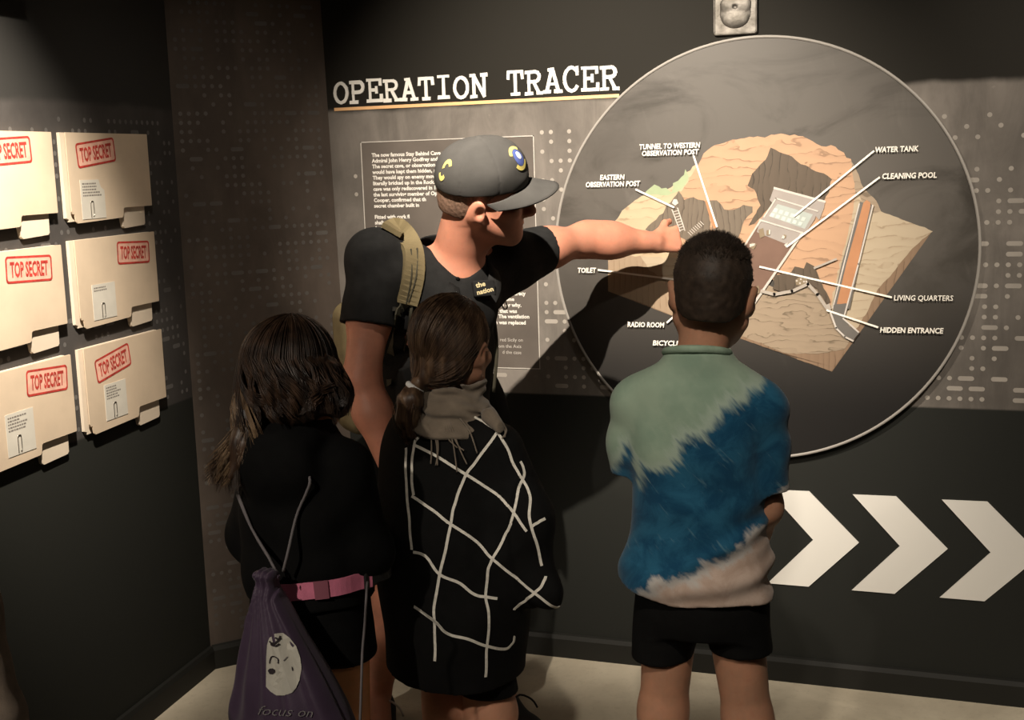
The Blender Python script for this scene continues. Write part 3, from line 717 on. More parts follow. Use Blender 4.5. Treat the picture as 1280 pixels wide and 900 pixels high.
# ------------------------------------------------------------------ people: shared builders
def skin(name, c, r=.52):
    m = new_mat(name, c, r, .35, sss=.12); g = N(m); p = g.pos()
    n = g.noise(p, 14, 5, .6); n2 = g.noise(p, 70, 4)
    col = g.mix(g.ss(n, .3, .7), tuple(k*.85 for k in c), (min(1, c[0]*1.1), c[1]*1.02, c[2]))
    col = g.mix(g.m('MULTIPLY', g.ss(n2, .55, .75), .25), col, (c[0]*.85, c[1]*.62, c[2]*.6))
    g.put(g.b.inputs['Base Color'], col); g.bump(g.noise(p, 260, 3), .12, .0008); return m
class Person:
    def __init__(s, name, loc, rz): s.root = empty(name, loc, rz); s.loc = np.array(loc, float); s.c, s.s = math.cos(rz), math.sin(rz)
    def w(s, p):
        q = np.asarray(p, float)-s.loc; return np.array([s.c*q[0]+s.s*q[1], -s.s*q[0]+s.c*q[1], q[2]])
    def a(s, px, py, Y): return s.w(at(px, py, Y))
    def dir(s, d): return np.array([s.c*d[0]+s.s*d[1], -s.s*d[0]+s.c*d[1], d[2]])
def hand(V, w, d, nrm, side, L=.17, curl=(.5, .5, .55, .6), thumb=.5, k=.006):
    """palm, four jointed fingers of unequal length and a thumb off the side of the palm; curl bends away from nrm"""
    d = unit(d); nrm = unit(np.asarray(nrm)-d*(np.asarray(nrm)@d)); t = np.cross(d, nrm)*side; q = L/.18
    fl = [.44, .49, .46, .36]
    for i in range(4):
        off = (.030-.020*i)*q
        b = w+d*L*(.50-.015*abs(i-1))+t*off
        V.add(cap(w+t*off*.55+d*.01, b, .0135*q, .0105*q), .012)
        ang = 0; p = b; r = .0092*q
        for j, fr in enumerate((.46, .30, .24)):
            ang += curl[i]*(1.0 if j else .8); dd = d*math.cos(ang)-nrm*math.sin(ang); e = p+dd*L*fl[i]*fr+t*.002*(1.5-i)*q
            V.add(cap(p, e, r, r*.92), k); p = e; r *= .93
    p = w+d*L*.12+t*.024*q; V.add(cap(w+d*.01+t*.012*q, p, .014*q, .0125*q), .010)
    d1 = unit(d*.75+t*.75-nrm*.25); e = p+d1*L*.22; V.add(cap(p, e, .0118*q, .0102*q), k+.002)
    d2 = unit(d*(.75+thumb*.4)+t*(.55-thumb)-nrm*.45); V.add(cap(e, e+d2*L*.17, .0100*q, .0085*q), k)
def head(V, c, r, f, u, s=1.0, man=False):
    """skull, jaw, brow, nose, lips, ears in head axes r (right), f (forward), u (up)"""
    R = rotm(r, f, u); P = lambda x, y, z: c+(x*np.asarray(r)+y*np.asarray(f)+z*np.asarray(u))*s
    E = lambda x, y, z, rx, ry, rz, M=None, k=.012: V.add(ell(P(x, y, z), np.array([rx, ry, rz])*s, R if M is None else R@M), k*s)
    C = lambda a, b, ra, rb, k=.01: V.add(cap(P(*a), P(*b), ra*s, rb*s), k*s)
    E(0, -.018, .030, .076, .096, .084, k=.01); E(0, .034, -.030, .062, .066, .082, k=.03)
    E(0, .046, -.075, .048, .048, .046, k=.03)                     # muzzle
    C((-.055, .005, -.055), (-.022, .078, -.100), .022, .017, .03); C((.055, .005, -.055), (.022, .078, -.100), .022, .017, .03)
    E(0, .080, -.100, .024, .020, .020, k=.02)                     # chin
    C((-.040, .078, .018), (-.010, .093, .014), .014, .011, .015); C((.040, .078, .018), (.010, .093, .014), .014, .011, .015)
    E(-.046, .066, -.022, .024, .024, .020, k=.02); E(.046, .066, -.022, .024, .024, .020, k=.02)
    for q in (-1, 1):
        V.sub(ell(P(.032*q, .099, -.002), np.array([.019, .014, .012])*s, R), .012*s)
        E(.032*q, .082, -.002, .0135, .0135, .0125, k=.003)        # lidded eye
    C((0, .092, .012), (0, .118, -.034), .0085, .0125, .012); E(0, .112, -.038, .016, .012, .011, k=.008)
    E(-.013, .102, -.040, .0095, .010, .009, k=.006); E(.013, .102, -.040, .0095, .010, .009, k=.006)
    E(0, .094, -.0655, .024, .010, .0062, k=.006); E(0, .092, -.077, .021, .010, .0075, k=.006)
    V.sub(ell(P(0, .106, -.0712), np.array([.024, .010, .0016])*s, R), .003*s)
    for q in (-1, 1):
        M = eul(-.22, .18*q, -.42*q)
        E(.079*q, -.012, -.010-.010*man, .0105, .021, .033, M, .008)
        V.sub(ell(P(.092*q, -.006, -.008-.010*man), np.array([.010, .0115, .019])*s, R@M), .004*s)
        C((.077*q, .002, -.034-.010*man), (.079*q, -.003, -.024-.010*man), .0085, .009, .006)
def limb(V, pts, rad, k=.03):
    for a, b, ra, rb in zip(pts[:-1], pts[1:], rad[:-1], rad[1:]): V.add(cap(a, b, ra, rb), k)
def shoe(P, ankle, toe_dir, L, mat, sole, s=1.0):
    """trainer: upper, sole, tongue and laces; stands on the floor"""
    d = unit([toe_dir[0], toe_dir[1], 0]); t = np.array([d[1], -d[0], 0]); o = np.array([ankle[0], ankle[1], 0])-d*L*.22; R = rotm(t, d, [0, 0, 1]); W = L*.185
    V = Vol(np.minimum(o, o+d*L)-.08, np.maximum(o, o+d*L)+[.08, .08, .16], .0045); at_ = lambda x, y, z: o+t*x*L+d*y*L+np.array([0, 0, z*L])
    V.add(ell(at_(0, .22, .15), [W*.92, L*.24, L*.16], R), .01); V.add(ell(at_(0, .62, .11), [W, L*.36, L*.115], R), .04); V.add(cap(at_(0, .20, .2), at_(0, .18, .34), W*.78, W*.70), .02)
    V.clip(lambda x, y, z: .012-z+0*x+0*y)
    up_ = V.obj('shoe', mat, P.root)
    out = []
    for i in range(28):
        a = 2*math.pi*i/28; y = .5+.5*math.sin(a); hw = W*(1.02 if y > .5 else .90)*abs(math.cos(a))**.55*(1 if math.cos(a) > 0 else -1); out.append((hw, (y*1.0-.02)*L))
    mp = lambda z: (lambda a, b: tuple(o+t*a+d*b+np.array([0, 0, z])))
    raw('sole', *prism(out, mp(.024), mp(.0)), sole, up_)
    VV, FF = [], []
    for i in range(4):
        y = .40+.085*i; zt = .235-.030*i
        v_, f_ = tube_vf(spline([at_(-.10, y-.02, zt-.03), at_(0, y, zt+.012), at_(.10, y+.03, zt-.03)], 8), .0032, 6); k_ = len(VV); VV += v_; FF += [tuple(q+k_ for q in w_) for w_ in f_]
    for sgn in (-1, 1):
        v_, f_ = tube_vf(spline([at_(0, .40, .26), at_(.10*sgn, .40, .32), at_(.20*sgn, .46, .27), at_(.24*sgn, .50, .19)], 10), .003, 6); k_ = len(VV); VV += v_; FF += [tuple(q+k_ for q in w_) for w_ in f_]
    raw('laces', VV, FF, sole if mat is not sole else mat, up_, True)
    return up_
def folds(A, fx, fz, ph, warp=1.0):
    """cloth wrinkles: slanting, warped ripples"""
    def f(x, y, z):
        w1 = np.sin(x*fx*.7+z*fz*.5+ph)+np.sin(y*fx*.9-z*fz*.6+ph*1.7)
        w2 = np.sin(x*fx+y*fx*.6+z*fz+warp*w1+ph*.3)
        return -A*(w2*.6+.4*np.sin(z*fz*1.9-x*fx*.5+warp*1.3*w1))
    return f
M_fab = lambda n, c, rough=.85, b=.35: new_mat(n, c, rough, .12, .18, 40, b, 700)
M_blk = M_fab('black_cotton', (.004, .004, .004)); M_blk2 = M_fab('black_jersey', (.004, .004, .004)); M_sole = new_mat('white_rubber', (.55, .52, .47), .6)
M_hair_dk = new_mat('dark_brown_hair', (.028, .0185, .0125), .62, .3, .4, 60)

# ------------------------------------------------------------------ the boy in the tie-dye shirt
B = Person('boy', (-.487, 2.50, 0), math.radians(5))
tag(B.root, 'boy with short dark hair in a green and blue tie-dye T-shirt, seen from behind', 'person')
M_skin_b = skin('boy_skin', (.40, .215, .135))
V = Vol((-.27, -.16, 0.02), (.28, .30, 1.48), .004)
hc = B.a(890, 367, 2.5)+[0, .005, 0]; tilt = .08
hu = unit([tilt, .06, 1]); hr = unit(np.cross([0, 1, 0], hu)); hr = unit(np.cross([-.02, 1, .0], hu)); hf = np.cross(hu, hr)
HB = (hc, hr, hf, hu)
head(V, hc, hr, hf, hu, .985)
OX = -.024
V.add(cap(hc-hu*.05-hf*.02, (OX, -.015, 1.18), .047, .050), .03)
V.add(cap((OX, -.01, 1.12), (OX, -.01, .76), .080, .084), .04)
V.add(ell((OX, -.005, 1.05), (.118, .074, .10)), .03); V.add(ell((-.018, -.012, .73), (.108, .078, .07)), .03)
ls, rs_ = np.array([OX-.122, -.01, 1.092]), np.array([OX+.122, -.01, 1.088])
le, lw = np.array([-.138, .05, .955]), np.array([-.060, .20, .97]); re, rw = np.array([.108, .010, .885]), np.array([.075, .120, .74])
V.add(cap((OX-.04, -.01, 1.14), ls, .04, .038), .03); V.add(cap((OX+.04, -.01, 1.14), rs_, .04, .038), .03)
limb(V, [ls, le, lw], [.038, .033, .024]); limb(V, [rs_, re, rw], [.038, .033, .023])
hand(V, lw, (.8, .5, .1), (-.2, .9, .3), -1, .14, (.6, .7, .7, .7)); hand(V, rw, (-.25, .4, -.9), (.9, .3, -.1), 1, .14, (.5, .6, .6, .7))
lk, la = np.array([-.104, -.005, .43]), np.array([-.112, -.02, .085]); rk, ra_ = np.array([.074, .0, .425]), np.array([.165, -.02, .085])
limb(V, [(-.082, -.01, .68), lk, lk*[1, 1, 0]+[-.004, -.018, .30], la], [.060, .049, .050, .030]); limb(V, [(.045, -.01, .68), rk, rk*[1, 1, 0]+[.035, -.018, .30], ra_], [.060, .049, .050, .030])
V.add(cap(la, la+[0, .12, -.045], .03, .022), .02); V.add(cap(ra_, ra_+[.03, .12, -.045], .03, .022), .02)
V.obj('body', M_skin_b, B.root)
M_blk_shoe = new_mat('black_shoe_fabric', (.02, .02, .02), .7, bump=.3)
shoe(B, la, (0, 1), .20, M_blk_shoe, M_sole); shoe(B, ra_, (.2, 1), .20, M_blk_shoe, M_sole)
# hair
def cropped_hair(P, H, s, mat, back, side, h=.0035, n=9000, length=.011, seed=3):
    c, r, f, u = H; R = rotm(r, f, u)
    pt = lambda x, y, z: c+(x*np.asarray(r)+y*np.asarray(f)+z*np.asarray(u))*s
    V = Vol(c-.14*s, c+.15*s, h)
    V.add(ell(pt(0, -.017, .034), np.array([.0790, .099, .0875])*s, R), 0)
    V.add(ell(pt(0, -.035, -.020), np.array([.067, .072, .072])*s, R), .02)
    rr, ff_, uu = map(np.asarray, (r, f, u))
    def line(x, y, z):
        a = (x-c[0])*rr[0]+(y-c[1])*rr[1]+(z-c[2])*rr[2]; b = (x-c[0])*ff_[0]+(y-c[1])*ff_[1]+(z-c[2])*ff_[2]; d = (x-c[0])*uu[0]+(y-c[1])*uu[1]+(z-c[2])*uu[2]
        a, b, d = a/s, b/s, d/s
        low = np.where(b < -.01, back+18*np.maximum(0, np.abs(a)-.03)**2+.0*a, side+np.clip((b+.01)*1.05, 0, .2))
        return (low-d)*s*.7
    V.clip(line)
    # leave the ears free
    for q in (-1, 1): V.sub(ell(pt(.084*q, -.012, -.012), np.array([.022, .028, .036])*s, R), .004)
    V.disp(lambda x, y, z: -.0004*(np.sin(x*310+3*np.sin(z*140))*np.sin(z*280+3*np.sin(y*120))+np.sin(y*330+x*90+2*np.sin(z*160))))
    o = V.obj('hair', mat, P.root)
    g2 = np.random.default_rng(seed); d = g2.standard_normal((n*3, 3)); d /= np.linalg.norm(d, axis=1)[:, None]
    d = d[(d[:, 2] > -.15) | ((d[:, 1] < -.1) & (d[:, 2] > -.62))]
    root = np.array([0, -.017, .034])+d*np.array([.0785, .098, .0870])
    low = d[:, 2] < 0
    root[low] *= np.array([.97, .99, 1.0])
    ok = (root[:, 2] > back+.012+18*np.maximum(0, np.abs(root[:, 0])-.03)**2) & ((root[:, 1] < .03) | (root[:, 2] > .045)) & ~((np.abs(root[:, 0]) > .055) & (np.abs(root[:, 1]+.012) < .032) & (root[:, 2] < .03))
    root, d = root[ok][:n], d[ok][:n]
    whirl = np.cross(d, np.array([0, -.45, .9]))*.5+np.array([0, .5, .1])
    grow = d*.55+whirl*.5+g2.standard_normal(d.shape)*.22+np.where(d[:, 2:3] < .35, np.array([0, 0, -.6]), np.array([0, 0, .25])); grow /= np.linalg.norm(grow, axis=1)[:, None]
    ln = length*np.where(d[:, 2:3] > .45, 1.0, .5)*(.7+.6*g2.random((len(d), 1)))
    t = np.linspace(0, 1, 4)[None, :, None]
    path = root[:, None, :]-d[:, None, :]*.002+grow[:, None, :]*ln[:, None, :]*t
    pw = c+(path[..., 0:1]*rr+path[..., 1:2]*ff_+path[..., 2:3]*uu)*s
    strands('hair_strands', pw, .00045, mat, o)
    return o
cropped_hair(B, HB, .985, M_hair_dk, -.052, -.008, length=.012)
# T-shirt
def tie_dye():
    m = new_mat('tie_dye_cotton', (.3, .4, .3), .85, .15, sheen=.1); g = N(m); p = g.pos(); x, y, z = g.sep(p)
    # long streaks run across the dye fronts
    u = g.m('ADD', g.m('MULTIPLY', x, .76), g.m('MULTIPLY', z, .65)); v = g.m('SUBTRACT', g.m('MULTIPLY', z, .76), g.m('MULTIPLY', x, .65))
    st = g.noise(g.comb(g.m('MULTIPLY', u, 24), g.m('MULTIPLY', y, 6), g.m('MULTIPLY', v, 5)), 1.0, 4, .6, .4)
    st2 = g.noise(g.comb(g.m('MULTIPLY', u, 90), g.m('MULTIPLY', y, 12), g.m('MULTIPLY', v, 14)), 1.0, 3, .6, .2)
    n = g.noise(p, 16, 6, .65, .6); nb = g.noise(p, 7, 4, .6)
    sl = g.ss(g.m('MULTIPLY', x, -1.0), .135, .16); sr_ = g.ss(x, .095, .125)
    d1 = g.m('SUBTRACT', z, g.m('ADD', g.m('MULTIPLY', x, .86), 1.070))
    d1 = g.m('SUBTRACT', d1, g.m('MULTIPLY', sl, .075))
    d1 = g.m('ADD', d1, g.m('ADD', g.m('MULTIPLY', g.m('SUBTRACT', st, .5), .17), g.m('MULTIPLY', g.m('SUBTRACT', st2, .5), .06)))
    d2 = g.m('SUBTRACT', z, g.m('ADD', g.m('MULTIPLY', x, .50), .803))
    d2 = g.m('SUBTRACT', d2, g.m('MULTIPLY', g.m('MULTIPLY', sr_, g.ss(z, .88, .92)), .060))
    d2 = g.m('ADD', d2, g.m('ADD', g.m('MULTIPLY', g.m('SUBTRACT', st, .5), .10), g.m('MULTIPLY', g.m('SUBTRACT', n, .5), .07)))
    green = g.mix(g.ss(nb, .35, .65), (.19, .27, .205), (.265, .345, .265)); green = g.mix(g.m('MULTIPLY', g.ss(st2, .5, .75), .12), green, (.34, .39, .31))
    blue = g.mix(g.ss(n, .35, .66), (.004, .045, .098), (.015, .092, .165)); blue = g.mix(g.m('MULTIPLY', g.ss(st2, .60, .74), .30), blue, (.16, .28, .32))
    pink = g.mix(g.ss(n, .35, .65), (.34, .25, .20), (.44, .345, .29))
    c = g.mix(g.ss(d1, -.028, .016), blue, (.29, .36, .30)); c = g.mix(g.ss(d1, .004, .05), c, green)
    c2 = g.mix(g.ss(d2, -.034, -.008), pink, (.40, .38, .36)); c = g.mix(g.ss(d2, -.010, .012), c2, c)
    g.put(g.b.inputs['Base Color'], c); g.bump(g.noise(p, 650, 2), .25, .0012); return m
V = Vol((-.27, -.17, .64), (.27, .17, 1.25), .004)
V.add(cap((OX-.075, -.014, 1.130), (OX-.125, -.012, 1.102), .045, .048), .03); V.add(cap((OX+.075, -.014, 1.128), (OX+.125, -.012, 1.095), .045, .048), .03)
limb(V, [(OX-.126, -.012, 1.10), (OX-.136, .0, 1.02), (OX-.141, .012, .90)], [.049, .049, .047], .025); limb(V, [(OX+.126, -.012, 1.095), (OX+.132, -.004, 1.02), (OX+.137, .0, .88)], [.049, .049, .047], .025)
V.clip(lambda x, y, z: np.where(x < OX, .950, .927)-z+0*y)
for sx_, zb_ in ((OX-.141, .953), (OX+.137, .930)):
    V.sub((lambda x, y, z, sx_=sx_, zb_=zb_: np.maximum(np.sqrt((x-sx_)**2+(y-.008)**2)-.041, z-zb_-.03), np.array([sx_-.05, -.05, .82]), np.array([sx_+.05, .06, zb_+.03])), .003)
V.add(loft([(.665, OX, -.01, .152, .105), (.70, OX-.004, -.015, .158, .112), (.76, OX-.010, -.015, .156, .112), (.84, OX-.002, -.012, .140, .104), (.93, OX, -.010, .137, .104), (1.02, OX, -.012, .142, .106), (1.09, OX, -.012, .150, .098), (1.14, OX, -.014, .145, .080), (1.165, OX, -.016, .114, .068), (1.19, OX, -.018, .080, .062), (1.215, OX, -.018, .064, .057)], 2.25), .02)
V.disp(folds(.0032, 30, 26, .4, 1.1))
V.disp(lambda x, y, z: -.007*np.exp(-((z-.735-.25*x)/.035)**2)*np.sin((z-.735-.25*x)*70+np.sin(x*20)*.8)-.004*np.exp(-((z-.80-.5*x)/.04)**2)*np.sin((z-.5*x)*95), (-.2, -.2, .66), (.2, .2, .92))
V.sub(loft([(.64, OX, -.01, .132, .088), (.712, OX, -.012, .132, .088), (.73, OX, -.012, .11, .07)]), .003)
V.clip(lambda x, y, z: (.704+.006*np.sin(x*16+1)+.32*np.maximum(0, -x-.06)-z)+0*y)
sh = V.obj('t_shirt', tie_dye(), B.root)
pts = [(OX+.0625*math.cos(a), -.018+.056*math.sin(a), 1.208-.016*math.sin(a)) for a in np.linspace(0, 2*math.pi, 40)]
M_collar = M_fab('green_rib_collar', (.23, .31, .235))
raw('collar', *tube_vf(pts, .0085, 8, False), M_collar, sh, True)
# shorts
V = Vol((-.24, -.17, .49), (.24, .17, .78), .0045)
V.add(loft([(.625, -.018, -.012, .118, .092), (.66, -.018, -.012, .128, .102), (.71, -.018, -.012, .130, .104), (.78, -.022, -.012, .120, .092)]), 0)
limb(V, [(-.086, -.012, .69), (-.107, -.008, .53)], [.072, .064], .02); limb(V, [(.048, -.012, .69), (.066, -.006, .55)], [.072, .061], .02)
V.clip(lambda x, y, z: np.where(x < -.018, .556, .584)-z+0*y); V.disp(folds(.0022, 26, 20, 2.0))
for cx, cz in ((-.105, .556), (.064, .584)): V.sub((lambda x, y, z, cx=cx, cz=cz: np.maximum(np.sqrt((x-cx)**2+(y+.006)**2)-.055, z-cz-.02), np.array([cx-.07, -.08, .50]), np.array([cx+.07, .07, cz+.03])), .003)
V.obj('shorts', M_blk2, B.root)

# ------------------------------------------------------------------ survey helper: a pixel of the survey dropped onto a modelled surface
def drop(P, bvh, px, py, lift=.002, guess=2.5):
    a = P.w(at(px, py, .3)); b = P.w(at(px, py, guess)); d = unit(b-a)
    h = bvh.ray_cast(Vector(a), Vector(d), 6.0)
    if h[0] is None: return b, -d
    n = np.array(h[1]); n = n if n@d < 0 else -n
    return np.array(h[0])-d*lift*.3+n*lift, n

# ------------------------------------------------------------------ the man who points
MF = unit([.73, -.68, 0]); rzm = math.atan2(-MF[0], MF[1])
M = Person('man', (-1.365, 3.12, 0), rzm)
tag(M.root, 'man in a black polo shirt and grey cap pointing at the round diagram', 'person')
M_skin_m = skin('man_skin', (.52, .235, .155)); Lf = M.dir
c = M.a(605, 240, 2.93)
toV = unit([.36, -.93, 0]); f0 = unit([.91, .38, -.14])
u0 = unit(np.array([0, 0, 1])+.40*toV); r0 = unit(np.cross(f0, u0)); u0 = unit(np.cross(r0, f0))
mr, mf, mu = Lf(r0), Lf(f0), Lf(u0)
V = Vol((-.42, -.62, .03), (1.05, .62, 1.72), .0048)
V = Vol(np.array([-.75, -.80, .03]), np.array([.45, .75, 1.72]), .0045)
head(V, c, mr, mf, mu, 1.04, True)
nb = M.a(566, 326, 2.99)
sR, sL = M.a(472, 322, 2.87), M.a(632, 322, 3.19)
eR, wR = M.a(452, 474, 2.78), M.a(492, 590, 2.76)
eL, wL = M.a(735, 299, 3.44), M.a(818, 303, 3.555)
pel = M.w([-1.36, 3.12, .92])
V.add(cap(c-mu*.05-mf*.035, nb+[0, 0, -.03], .058, .066), .04); V.add(cap(c-mu*.075+mf*.02, lerp(c, nb, .8)+mf*.02, .036, .045), .03)
V.add(cap(nb+[.02, 0, -.09], pel+[.01, 0, 0], .096, .118), .05)
V.add(cap(nb+[0, 0, -.05], sR, .055, .058), .04); V.add(cap(nb+[0, 0, -.05], sL, .055, .058), .04)
limb(V, [sR, lerp(sR, eR, .5), eR, lerp(eR, wR, .35), wR], [.058, .053, .044, .047, .030]); limb(V, [sL, lerp(sL, eL, .5), eL, lerp(eL, wL, .35), wL], [.054, .050, .043, .043, .030], .05)
hand(V, wR, Lf(unit([.35, -.2, -.9])), Lf([-.7, -.7, 0]), 1, .19, (.35, .4, .45, .5))
pd = M.a(880, 294, 3.655)-wL
hand(V, wL, pd, Lf([-.25, -.95, .15]), -1, .19, (.10, 1.05, 1.2, 1.25), .3)
hipR, hipL = pel+[.095, 0, -.04], pel+[-.095, 0, -.04]
kR, aR = M.a(492, 750, 3.04), M.w([-1.575, 3.09, .10]); kL, aL = M.a(606, 752, 3.12), M.a(628, 872, 3.21)
for hh, kk, aa in ((hipR, kR, aR), (hipL, kL, aL)):
    limb(V, [hh, kk, lerp(kk, aa, .35), aa], [.090, .060, .058, .038]); td = Lf([.5, -.85, 0])
    V.add(cap(aa, aa+td*.13+[0, 0, -.055], .036, .028), .02)
bodyM = V.obj('body', M_skin_m, M.root)
M_blk_shoe2 = new_mat('black_trainer', (.016, .016, .016), .6, bump=.2)
shoe(M, aL, Lf([.75, -.66, 0]), .29, M_blk_shoe2, M_blk_shoe2); shoe(M, aR, Lf([.45, -.89, 0]), .29, M_blk_shoe2, M_sole)
# eyes
M_eye = new_mat('eye_white', (.6, .56, .5), .2); M_iris = new_mat('dark_iris', (.03, .02, .015), .15)
for q in (-1, 1):
    p = c+(mr*.032*q+mf*.0865-mu*.002)*1.04
    V = Vol(p-.02, p+.02, .002); V.add(ell(p, (.0125, .0125, .0118), rotm(mr, mf, mu)), 0); e = V.obj('eye', M_eye, M.root)
    V = Vol(p-.02, p+.02, .0015); V.add(ell(p+mf*.0105, (.0058, .003, .0058), rotm(mr, mf, mu)), 0); V.obj('iris', M_iris, e)
# stubble hair under the cap
M_grey_hair = new_mat('grey_brown_stubble', (.22, .135, .095), .8, .2, .35, 160, .6, 500)
R_ = rotm(mr, mf, mu); HP = lambda x, y, z: c+(x*mr+y*mf+z*mu)*1.04
V = Vol(c-.15, c+.15, .0035)
V.add(ell(HP(0, -.018, .030), np.array([.0775, .0975, .0855])*1.04, R_), 0); V.add(ell(HP(0, -.030, -.020), np.array([.068, .080, .070])*1.04, R_), .02)
V.clip(lambda x, y, z: (((x-c[0])*mu[0]+(y-c[1])*mu[1]+(z-c[2])*mu[2])-.05))
V.clip(lambda x, y, z: (-.052-((x-c[0])*mu[0]+(y-c[1])*mu[1]+(z-c[2])*mu[2])))
V.clip(lambda x, y, z: (((x-c[0])*mf[0]+(y-c[1])*mf[1]+(z-c[2])*mf[2])-.030))
V.sub(ell(HP(.086, -.010, -.018), np.array([.024, .024, .034])*1.04, R_), .004); V.sub(ell(HP(-.086, -.010, -.018), np.array([.024, .024, .034])*1.04, R_), .004)
V.disp(lambda x, y, z: .0006*np.sin(x*420)*np.sin(z*390+y*200))
V.obj('hair', M_grey_hair, M.root)
# cap
M_cap = new_mat('charcoal_cap_twill', (.060, .058, .055), .85, .2, .12, 20, .4, 900); M_yel = new_mat('yellow_embroidery', (.62, .52, .16), .7, bump=.5, bscale=600); M_blu = new_mat('blue_embroidery', (.07, .10, .30), .7, bump=.5, bscale=600); M_wht = new_mat('white_embroidery', (.62, .62, .62), .7)
CU = unit(mu*1.0-mf*.15); CF = unit(mf-CU*(mf@CU)); CRR = np.cross(CF, CU); RC = rotm(CRR, CF, CU); cc = HP(0, -.012, .034)
def cap_axes(x, y, z): return [((x-cc[0])*A[0]+(y-cc[1])*A[1]+(z-cc[2])*A[2]) for A in (CRR, CF, CU)]
V = Vol(cc-.19, cc+.19, .0035)
V.add(ell(cc+CU*.006, (.091, .115, .098), RC), 0); V.add(ell(cc+CF*.034+CU*.026, (.070, .074, .070), RC), .03)
def seams(x, y, z):
    a, b, d = cap_axes(x, y, z); th = np.arctan2(a, b); rr = np.sqrt(a*a+b*b)
    s_ = np.abs(np.sin(th*3)); return .0016*np.exp(-(s_*np.maximum(rr, .01)/.006)**2)*(rr > .01)
V.disp(seams)
V.disp(lambda x, y, z: folds(.0016, 40, 34, .8, 1.2)(x, y, z))
V.clip(lambda x, y, z: -.014-cap_axes(x, y, z)[2])
V.sub(ell(cc-CU*.012, (.083, .104, .030), RC), .004)
V.add(ell(cc+CU*.104, (.0085, .0085, .006), RC), .002)
cp = V.obj('cap', M_cap, M.root)
# curved brim
nb_ = 25; VV, FF = [], []
for j in range(9):
    for i in range(nb_):
        th = math.radians(-82+164*i/(nb_-1)); k_ = j/8
        ra = .0895*math.sin(th)*1.0; rb = .111*math.cos(th)*1.0
        ext = .082*math.cos(th)**.55 if math.cos(th) > 0 else 0
        a = ra*(1+.02*k_); b = rb+ext*k_; d = -.008-.016*k_-.26*(a*a)/.09*1.0
        VV.append((a, b, d))
nq = len(VV); top_ = [cc+CRR*p[0]+CF*p[1]+CU*p[2] for p in VV]; bot_ = [p-CU*.0035 for p in top_]
for j in range(8):
    for i in range(nb_-1):
        q = j*nb_+i; FF.append((q, q+1, q+nb_+1, q+nb_)); FF.append((nq+q+nb_, nq+q+nb_+1, nq+q+1, nq+q))
for i in range(nb_-1): q = 8*nb_+i; FF.append((q, q+1, nq+q+1, nq+q)); FF.append((i+1, i, nq+i, nq+i+1))
raw('brim', top_+bot_, FF, M_cap, cp, True)
bv = bvh_of(cp)
def cap_decal(name, shape, th, el, mat, lift=.0014, rot=0.0):
    """th from the front towards the viewer's side, el above the band"""
    dr = unit(CRR*math.sin(th)*math.cos(el)+CF*math.cos(th)*math.cos(el)+CU*math.sin(el)); ux = unit(np.cross(CU, dr)); uy = np.cross(dr, ux)
    ux, uy = ux*math.cos(rot)+uy*math.sin(rot), -ux*math.sin(rot)+uy*math.cos(rot)
    v2, f2 = shape
    return decal(name, v2, f2, cc+CU*.01+dr*.25, ux, uy, -dr, bv, mat, cp, lift)
ov = lambda w, h, n=28: grid_shape([(w*math.cos(2*math.pi*i/n), h*math.sin(2*math.pi*i/n)) for i in range(n)])
def arc_band(r0_, r1_, a0, a1, sy=1.2, n=14):
    V_ = [(r*math.cos(math.radians(a0+(a1-a0)*i/n)), sy*r*math.sin(math.radians(a0+(a1-a0)*i/n))) for r in (r0_, r1_) for i in range(n+1)]
    return V_, [(i, i+1, n+2+i, n+1+i) for i in range(n)]
cap_decal('emblem', ov(.0165, .022), .34, .50, M_blu)
cap_decal('emblem_middle', ov(.0075, .010), .33, .54, M_wht, .0024)  # small white oval in the middle of the emblem
cap_decal('emblem_laurel', arc_band(.019, .026, 40, 150), .34, .50, M_yel, .0018); cap_decal('emblem_laurel', arc_band(.019, .027, 210, 330), .34, .50, M_yel, .0018)
cap_decal('back_emblem', arc_band(.006, .013, 20, 200, 1.6), 2.55, .42, M_yel, .0016); cap_decal('back_emblem', arc_band(.006, .012, 200, 330, 2.0), 2.62, .30, M_yel, .0016)
# polo shirt
M_polo = M_fab('black_polo_pique', (.016, .016, .016)); 
V = Vol(np.array([-.62, -.48, .78]), np.array([.42, .45, 1.52]), .0045)
lo_ = M.w([-1.36, 3.12, .82])
TX = np.array([.028, 0, 0]); V.add(cap(nb+TX+[0, 0, -.13], lerp(nb, pel, .55)+TX, .128, .138), .05); V.add(cap(lerp(nb, pel, .5)+TX, lo_+TX*.5, .142, .152), .06)
V.add(cap(nb+[0, 0, -.04], nb+[0, 0, -.10], .075, .11), .03)
V.add(cap(nb+[0, 0, -.075], sR+[0, 0, -.008], .075, .072), .05); V.add(cap(nb+[0, 0, -.075], sL+[0, 0, -.008], .075, .070), .05)
hR, hL = lerp(sR, eR, .56), lerp(sL, eL, .47)
limb(V, [sR, hR+(hR-sR)*.2], [.072, .076], .04); limb(V, [sL, hL+(hL-sL)*.2], [.072, .062], .04); V.add(cap(lerp(sL, nb, .35)+[0, 0, -.075], lerp(sL, hL, .6)+[0, 0, -.02], .055, .045), .05)
dR_, dL_ = unit(eR-sR), unit(eL-sL)
V.disp(folds(.0042, 24, 20, 1.3))
clipR, clipL = plane(hR, dR_), plane(hL, dL_)
V.clip(lambda x, y, z: np.where(((x-hR[0])**2+(y-hR[1])**2+(z-hR[2])**2 < .15**2) & (z < sR[2]-.05), clipR(x, y, z), -1.0))
V.clip(lambda x, y, z: np.where(((x-hL[0])**2+(y-hL[1])**2+(z-hL[2])**2 < .15**2), clipL(x, y, z), -1.0))
